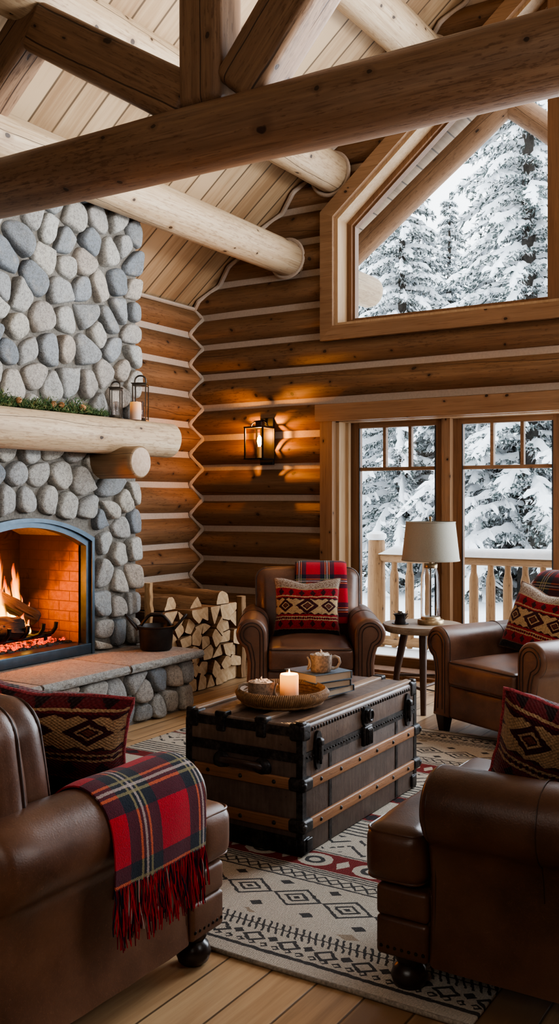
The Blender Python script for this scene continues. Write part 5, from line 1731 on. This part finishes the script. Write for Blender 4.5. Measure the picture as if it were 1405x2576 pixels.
def mug(label, loc, rz, r=.054, h=.082):
    t = thing('stoneware_mug', label, 'mug', loc, rz, 'stoneware mugs of cocoa')
    wob = lambda a, z: 1+.012*math.sin(a*2+1)+.01*mnoise.noise((math.cos(a)*2, math.sin(a)*2, z*20))
    mb = MB(); mb.lathe([(r*.72,0),(r*.88,.004),(r*.97,.02),(r,.045),(r*.985,h-.006),(r*.97,h),(r*.93,h),(r*.91,h-.02)], 32, 0, (0,0,0), True, False, wob)
    mb.build('cup', m_ceramic, parent=t, smooth=60)
    mb = MB(); mb.tube([(r*.9,0,h*.80),(r*1.25,0,h*.88),(r*1.62,0,h*.78),(r*1.72,0,h*.52),(r*1.50,0,h*.27),(r*1.15,0,h*.17),(r*.9,0,h*.2)], [.0075,.0065,.006,.006,.006,.0065,.0075], 8)
    mb.build('handle', m_rim, parent=t, smooth=70)
    mb = MB(); n = 9
    prof = [(r*.93*math.cos(PI/2*k/n), h-.013+.019*math.sin(PI/2*k/n)) for k in range(n)]+[(0.002, h+.006)]
    mb.lathe(prof, 26, 0, (0,0,0), False, True, lambda a, z: 1+.05*mnoise.noise((math.cos(a)*3, math.sin(a)*3, z*70)))
    r7 = random.Random(int(loc[0]*1000))
    for k in range(26):
        a = r7.random()*6.28; q = r7.random()**.5*r*.72; s = r7.uniform(.003,.007)
        mb.rbox(s*2, s*2, s*1.6, s*.6, 1, 1, 0, (q*math.cos(a), q*math.sin(a), h+.004-(q/r)**2*.008))
    mb.tube([(0,.004,h+.002),(.002,.004,h+.016),(-.001,.004,h+.022)], [.006,.004,.001], 6)
    mb.build('whipped_topping', m_cream, parent=t, smooth=60)
    mb = MB(); pts = []
    for k in range(24):
        q = 2*PI*k/24; a = PI+.42*math.cos(q); z = h*(.5+.34*math.sin(q)); rr = r*1.0+.004+.006*(.5-.5*math.cos(q*2))
        pts.append((rr*math.cos(a), rr*math.sin(a), z))
    mb.tube(pts, .004, 6, closed=True)
    mb.build('relief_loop', m_rim, parent=t, smooth=70)
    return t
mug('speckled brown mug of cocoa standing in the rattan tray beside the candle', (-2.205, 3.385, TT+.016), rad(215), .057, .080)
mb = MB(); mb.lathe([(0,0),(.038,0),(.0395,.004),(.0395,.108),(.037,.115),(.030,.112),(.018,.098),(0,.095)], 32, 0, cap0=False, cap1=False)
ca = mb.build('pillar_candle', m_wax, loc=(-2.095,3.43,TT+.016), smooth=50); tag(ca, 'lit orange-glowing pillar candle in the rattan tray', 'candle')
mb = MB(); mb.tube([(0,0,.095),(.001,0,.112)], .0013, 6); mb.build('wick', m_iron, parent=ca)
mb = MB(); mb.lathe([(.0005,0),(.004,.006),(.0045,.012),(.002,.021),(.0003,.028)], 10, 0, (0,0,.108)); mb.build('flame', m_wick, parent=ca, smooth=80)
BKC = (-2.135, 3.745)
def book(label, z, w, l, t, rz, cover, off=(0,0)):
    b = thing('hardcover_book', label, 'book', (BKC[0]+off[0], BKC[1]+off[1], z), rz, 'hardcover books stacked on the trunk')
    mb = MB()
    mb.box(-w/2, w/2, -l/2, l/2, 0, .003, b=.001); mb.box(-w/2, w/2, -l/2, l/2, t-.003, t, b=.001); mb.box(-w/2, w/2, l/2-.004, l/2+.001, 0, t, b=.0012)
    mb.build('cover', cover, parent=b, smooth=40)
    mb = MB(); mb.box(-w/2+.006, w/2-.006, -l/2+.006, l/2-.004, .003, t-.003); mb.build('pages', m_pages, parent=b, smooth=0)
book('dark navy hardcover book at the bottom of the stack on the trunk', TT, .215, .205, .030, rad(-9), m_booknavy, (.012,.012))
book('navy hardcover book in the middle of the stack on the trunk', TT+.0303, .212, .205, .030, rad(-22), m_booknavy, (.003,.0))
book('slate blue hardcover book on top of the stack under the mug', TT+.0606, .220, .215, .037, rad(-20), m_bookblue)
mug('speckled brown mug of cocoa with whipped topping standing on the stack of books', (-2.095, 3.70, TT+.098), rad(38), .050, .078)

# ------------------------------------------------------------ side table and lamp
ST = (-2.575, 5.925); STH = .565
st = thing('side_table', 'round weathered wood side table with splayed legs between the two armchairs', 'table', (ST[0], ST[1], 0), rad(20))
mb = MB(); mb.lathe([(.0,-.048),(.245,-.048),(.262,-.04),(.268,-.012),(.262,0),(0,0)], 48, 0, (0,0,STH), False, False, lambda a, z: 1+.025*mnoise.noise((math.cos(a)*2.2, math.sin(a)*2.2, 1)))
mb.build('tabletop', m_table, parent=st, smooth=40)
LA = [rad(k-20) for k in (175, 295, 55)]
for a in LA:
    c, s = math.cos(a), math.sin(a)
    mb = MB(); mb.tube([(.13*c,.13*s,STH-.046),(.19*c,.19*s,.25),(.225*c,.225*s,0.0)], [.027,.023,.018], 12)
    mb.build('leg', m_tableleg, parent=st, smooth=60)
for k in range(3):
    a, b = LA[k], LA[(k+1) % 3]; z = .16+.02*k
    mb = MB(); mb.tube([(.203*math.cos(a),.203*math.sin(a),z),(.203*math.cos(b),.203*math.sin(b),z)], .011, 8); mb.build('stretcher', m_tableleg, parent=st, smooth=60)
LP = (-2.52, 5.935)
lp = thing('table_lamp', 'glass-bodied table lamp with a drum-shaped linen shade on the side table', 'lamp', (LP[0], LP[1], STH+.001), rad(10))
mb = MB(); mb.lathe([(.0,0),(.086,0),(.088,.006),(.088,.026),(.084,.031),(.066,.033),(.064,.046),(.06,.050),(0,.05)], 32, 0, cap0=False, cap1=False); mb.build('base', m_brass, parent=lp, smooth=45); mb = MB(); mb.lathe([(0,.372),(.043,.372),(.045,.378),(.045,.398),(.04,.404),(0,.404)], 28, 0, cap0=False, cap1=False)
mb.tube([(0,0,.404),(0,0,.46)], .013, 10)
mb.build('collar', m_brass, parent=lp, smooth=45)
mb = MB(); mb.lathe([(.056,.05),(.060,.07),(.059,.20),(.054,.32),(.044,.36),(.040,.372)], 32, 0, cap0=False, cap1=False); mb.build('glass_body', m_lampglass, parent=lp, smooth=70)
mb = MB(); mb.tube([(0,0,.05),(0,0,.372)], .006, 8); mb.build('rod', m_bronze, parent=lp, smooth=70)
mb = MB(); mb.lathe([(.192,.425),(.163,.680),(.160,.680),(.189,.425)], 48, 0, cap0=False, cap1=False); mb.lathe([(.1935,.422),(.194,.430),(.191,.430),(.1905,.422)], 48, 0, cap0=False, cap1=False); mb.lathe([(.165,.676),(.1655,.683),(.162,.683)], 48, 0, cap0=False, cap1=False)
sh = mb.build('lamp_shade', m_lampshade, parent=lp, smooth=45)
mb = MB(); mb.tube([(0,0,.46),(0,0,.69)], .004, 8); mb.tube([(-.160,0,.672),(.160,0,.672)], .002, 6); mb.tube([(0,-.160,.672),(0,.160,.672)], .002, 6); mb.lathe([(.0,.685),(.009,.688),(.006,.696),(.011,.706),(.008,.715),(0,.717)], 14, 0, cap0=False, cap1=False)
mb.build('finial', m_brass, parent=lp, smooth=60)
# small iron ornament
orn = thing('iron_ornament', 'small dark metal pot ornament with twiggy handle on the side table', 'ornament', (-2.695, 5.835, STH+.001), rad(32))
mb = MB(); mb.lathe([(0,0),(.036,0),(.038,.006),(.033,.030),(.036,.060),(.041,.066),(.036,.068),(.03,.06)], 20, 0, cap0=False, cap1=False, wob=lambda a, z: 1+.05*math.sin(a*3)); mb.lathe([(0,0),(.055,0),(.057,.004),(0,.005)], 20, 0, cap0=False, cap1=False)
mb.build('pot', m_castiron, parent=orn, smooth=60)
mb = MB(); r8 = random.Random(6)
for k in range(9):
    a = r8.uniform(-.9, .9) + (0 if k < 6 else PI); p = Vector((.034*math.cos(a), .034*math.sin(a), r8.uniform(.03,.06)))
    q = p+Vector((math.cos(a)*.022, math.sin(a)*.022, r8.uniform(.0,.035))); mb.tube([p, (p+q)/2+Vector((0,0,.006)), q], [.003,.0025,.0015], 6)
for k in range(7): mb.rbox(.016,.014,.014,.005,1,1,0,(r8.uniform(-.022,.022), r8.uniform(-.022,.022), .068+r8.uniform(0,.01)))
mb.build('twigs', m_bronze, parent=orn, smooth=60)
# lamp cable on the floor
mb = MB(); mb.tube([(-2.58,6.16,.012),(-2.5,6.28,.009),(-2.62,6.42,.009),(-2.85,6.50,.009),(-3.02,6.62,.009),(-3.12,6.70,.009)], .005, 6)
o = mb.build('lamp_cable', m_cable, smooth=70); tag(o, 'thin dark lamp cable lying on the floor behind the side table', 'cable')
# ------------------------------------------------------------ camera
cam = bpy.data.cameras.new('camera'); co = bpy.data.objects.new('camera', cam); C.objects.link(co)
cam.sensor_fit = 'HORIZONTAL'; cam.sensor_width = 36; cam.lens = 36*2400/1405
cam.shift_y = -33/1405; cam.clip_end = 300; cam.clip_start = .05
co.location = (0, 0, 1.4); co.rotation_euler = (PI/2, 0, rad(32))
bpy.context.scene.camera = co
# ------------------------------------------------------------ light
def area(name, loc, target, sx, sy, power, color):
    l = bpy.data.lights.new(name, 'AREA'); l.shape = 'RECTANGLE'; l.size = sx; l.size_y = sy; l.energy = power; l.color = color
    o = bpy.data.objects.new(name, l); C.objects.link(o); o.location = loc
    o.rotation_euler = (Vector(target)-Vector(loc)).to_track_quat('-Z', 'Y').to_euler(); return o
def point(name, loc, power, color, r=.05):
    l = bpy.data.lights.new(name, 'POINT'); l.energy = power; l.color = color; l.shadow_soft_size = r
    o = bpy.data.objects.new(name, l); C.objects.link(o); o.location = loc; return o
area('window_daylight', (-.85, 6.78, 1.6), (-2.2, 3.0, 1.2), 1.7, 2.6, 125, (.80,.90,1))
area('gable_daylight', (-.85, 6.75, 3.75), (-1.6, 2.0, 4.1), 1.7, 1.5, 60, (.86,.93,1))
area('side_fill', (1.35, 3.2, 2.2), (-3.5, 4.2, 2.4), 2.2, 1.5, 34, (.97,.97,.97))  # added fill lamp; the right wall has no window here
area('rear_fill', (-.9, -1.6, 2.7), (-3.0, 4.5, 1.8), 2.6, 1.4, 24, (1,.93,.84))  # added soft fill from behind the camera, no real fixture
cl = area('ceiling_fill', (1.3, 4.7, 2.7), (-3.7, 4.0, 3.9), 1.4, .9, 50, (.96,.98,1)); cl.data.spread = rad(75)  # added fill to brighten ceiling, purlins and upper stones; no window there
point('fire_light', (-4.60, 4.12, .86), 17, (1,.27,.035), .08)
point('fire_light_low', (-4.52, 4.05, .62), 7, (1,.24,.03), .06)
point('sconce_light', (-4.405, YB-.218, 1.957), 15, (1,.42,.09), .02)
point('candle_light', (-2.095, 3.43, TT+.15), 1.0, (1,.5,.18), .012)
W = bpy.data.worlds.new('overcast'); bpy.context.scene.world = W; W.use_nodes = True
nt = W.node_tree; bg = nt.nodes['Background']; bg.inputs[1].default_value = 2.7
tc = nt.nodes.new('ShaderNodeTexCoord'); sx = nt.nodes.new('ShaderNodeSeparateXYZ'); rp = nt.nodes.new('ShaderNodeValToRGB')
nt.links.new(tc.outputs['Generated'], sx.inputs[0]); nt.links.new(sx.outputs[2], rp.inputs[0]); nt.links.new(rp.outputs[0], bg.inputs[0])
rp.color_ramp.elements[0].color = (.86,.91,.95,1); rp.color_ramp.elements[1].color = (.80,.88,.95,1)
sc_ = bpy.context.scene
sc_.view_settings.view_transform = 'AgX'; sc_.view_settings.look = 'AgX - Medium High Contrast'; sc_.view_settings.exposure = .7
sc_.cycles.max_bounces = 6; sc_.cycles.diffuse_bounces = 3; sc_.cycles.glossy_bounces = 2; sc_.cycles.transparent_max_bounces = 16
sc_.cycles.transmission_bounces = 2; sc_.cycles.caustics_reflective = False; sc_.cycles.caustics_refractive = False
sc_.cycles.sample_clamp_indirect = 4.0
sc_.cycles.use_denoising = True
sc_.cycles.use_adaptive_sampling = True; sc_.cycles.adaptive_threshold = .05; sc_.cycles.adaptive_min_samples = 12
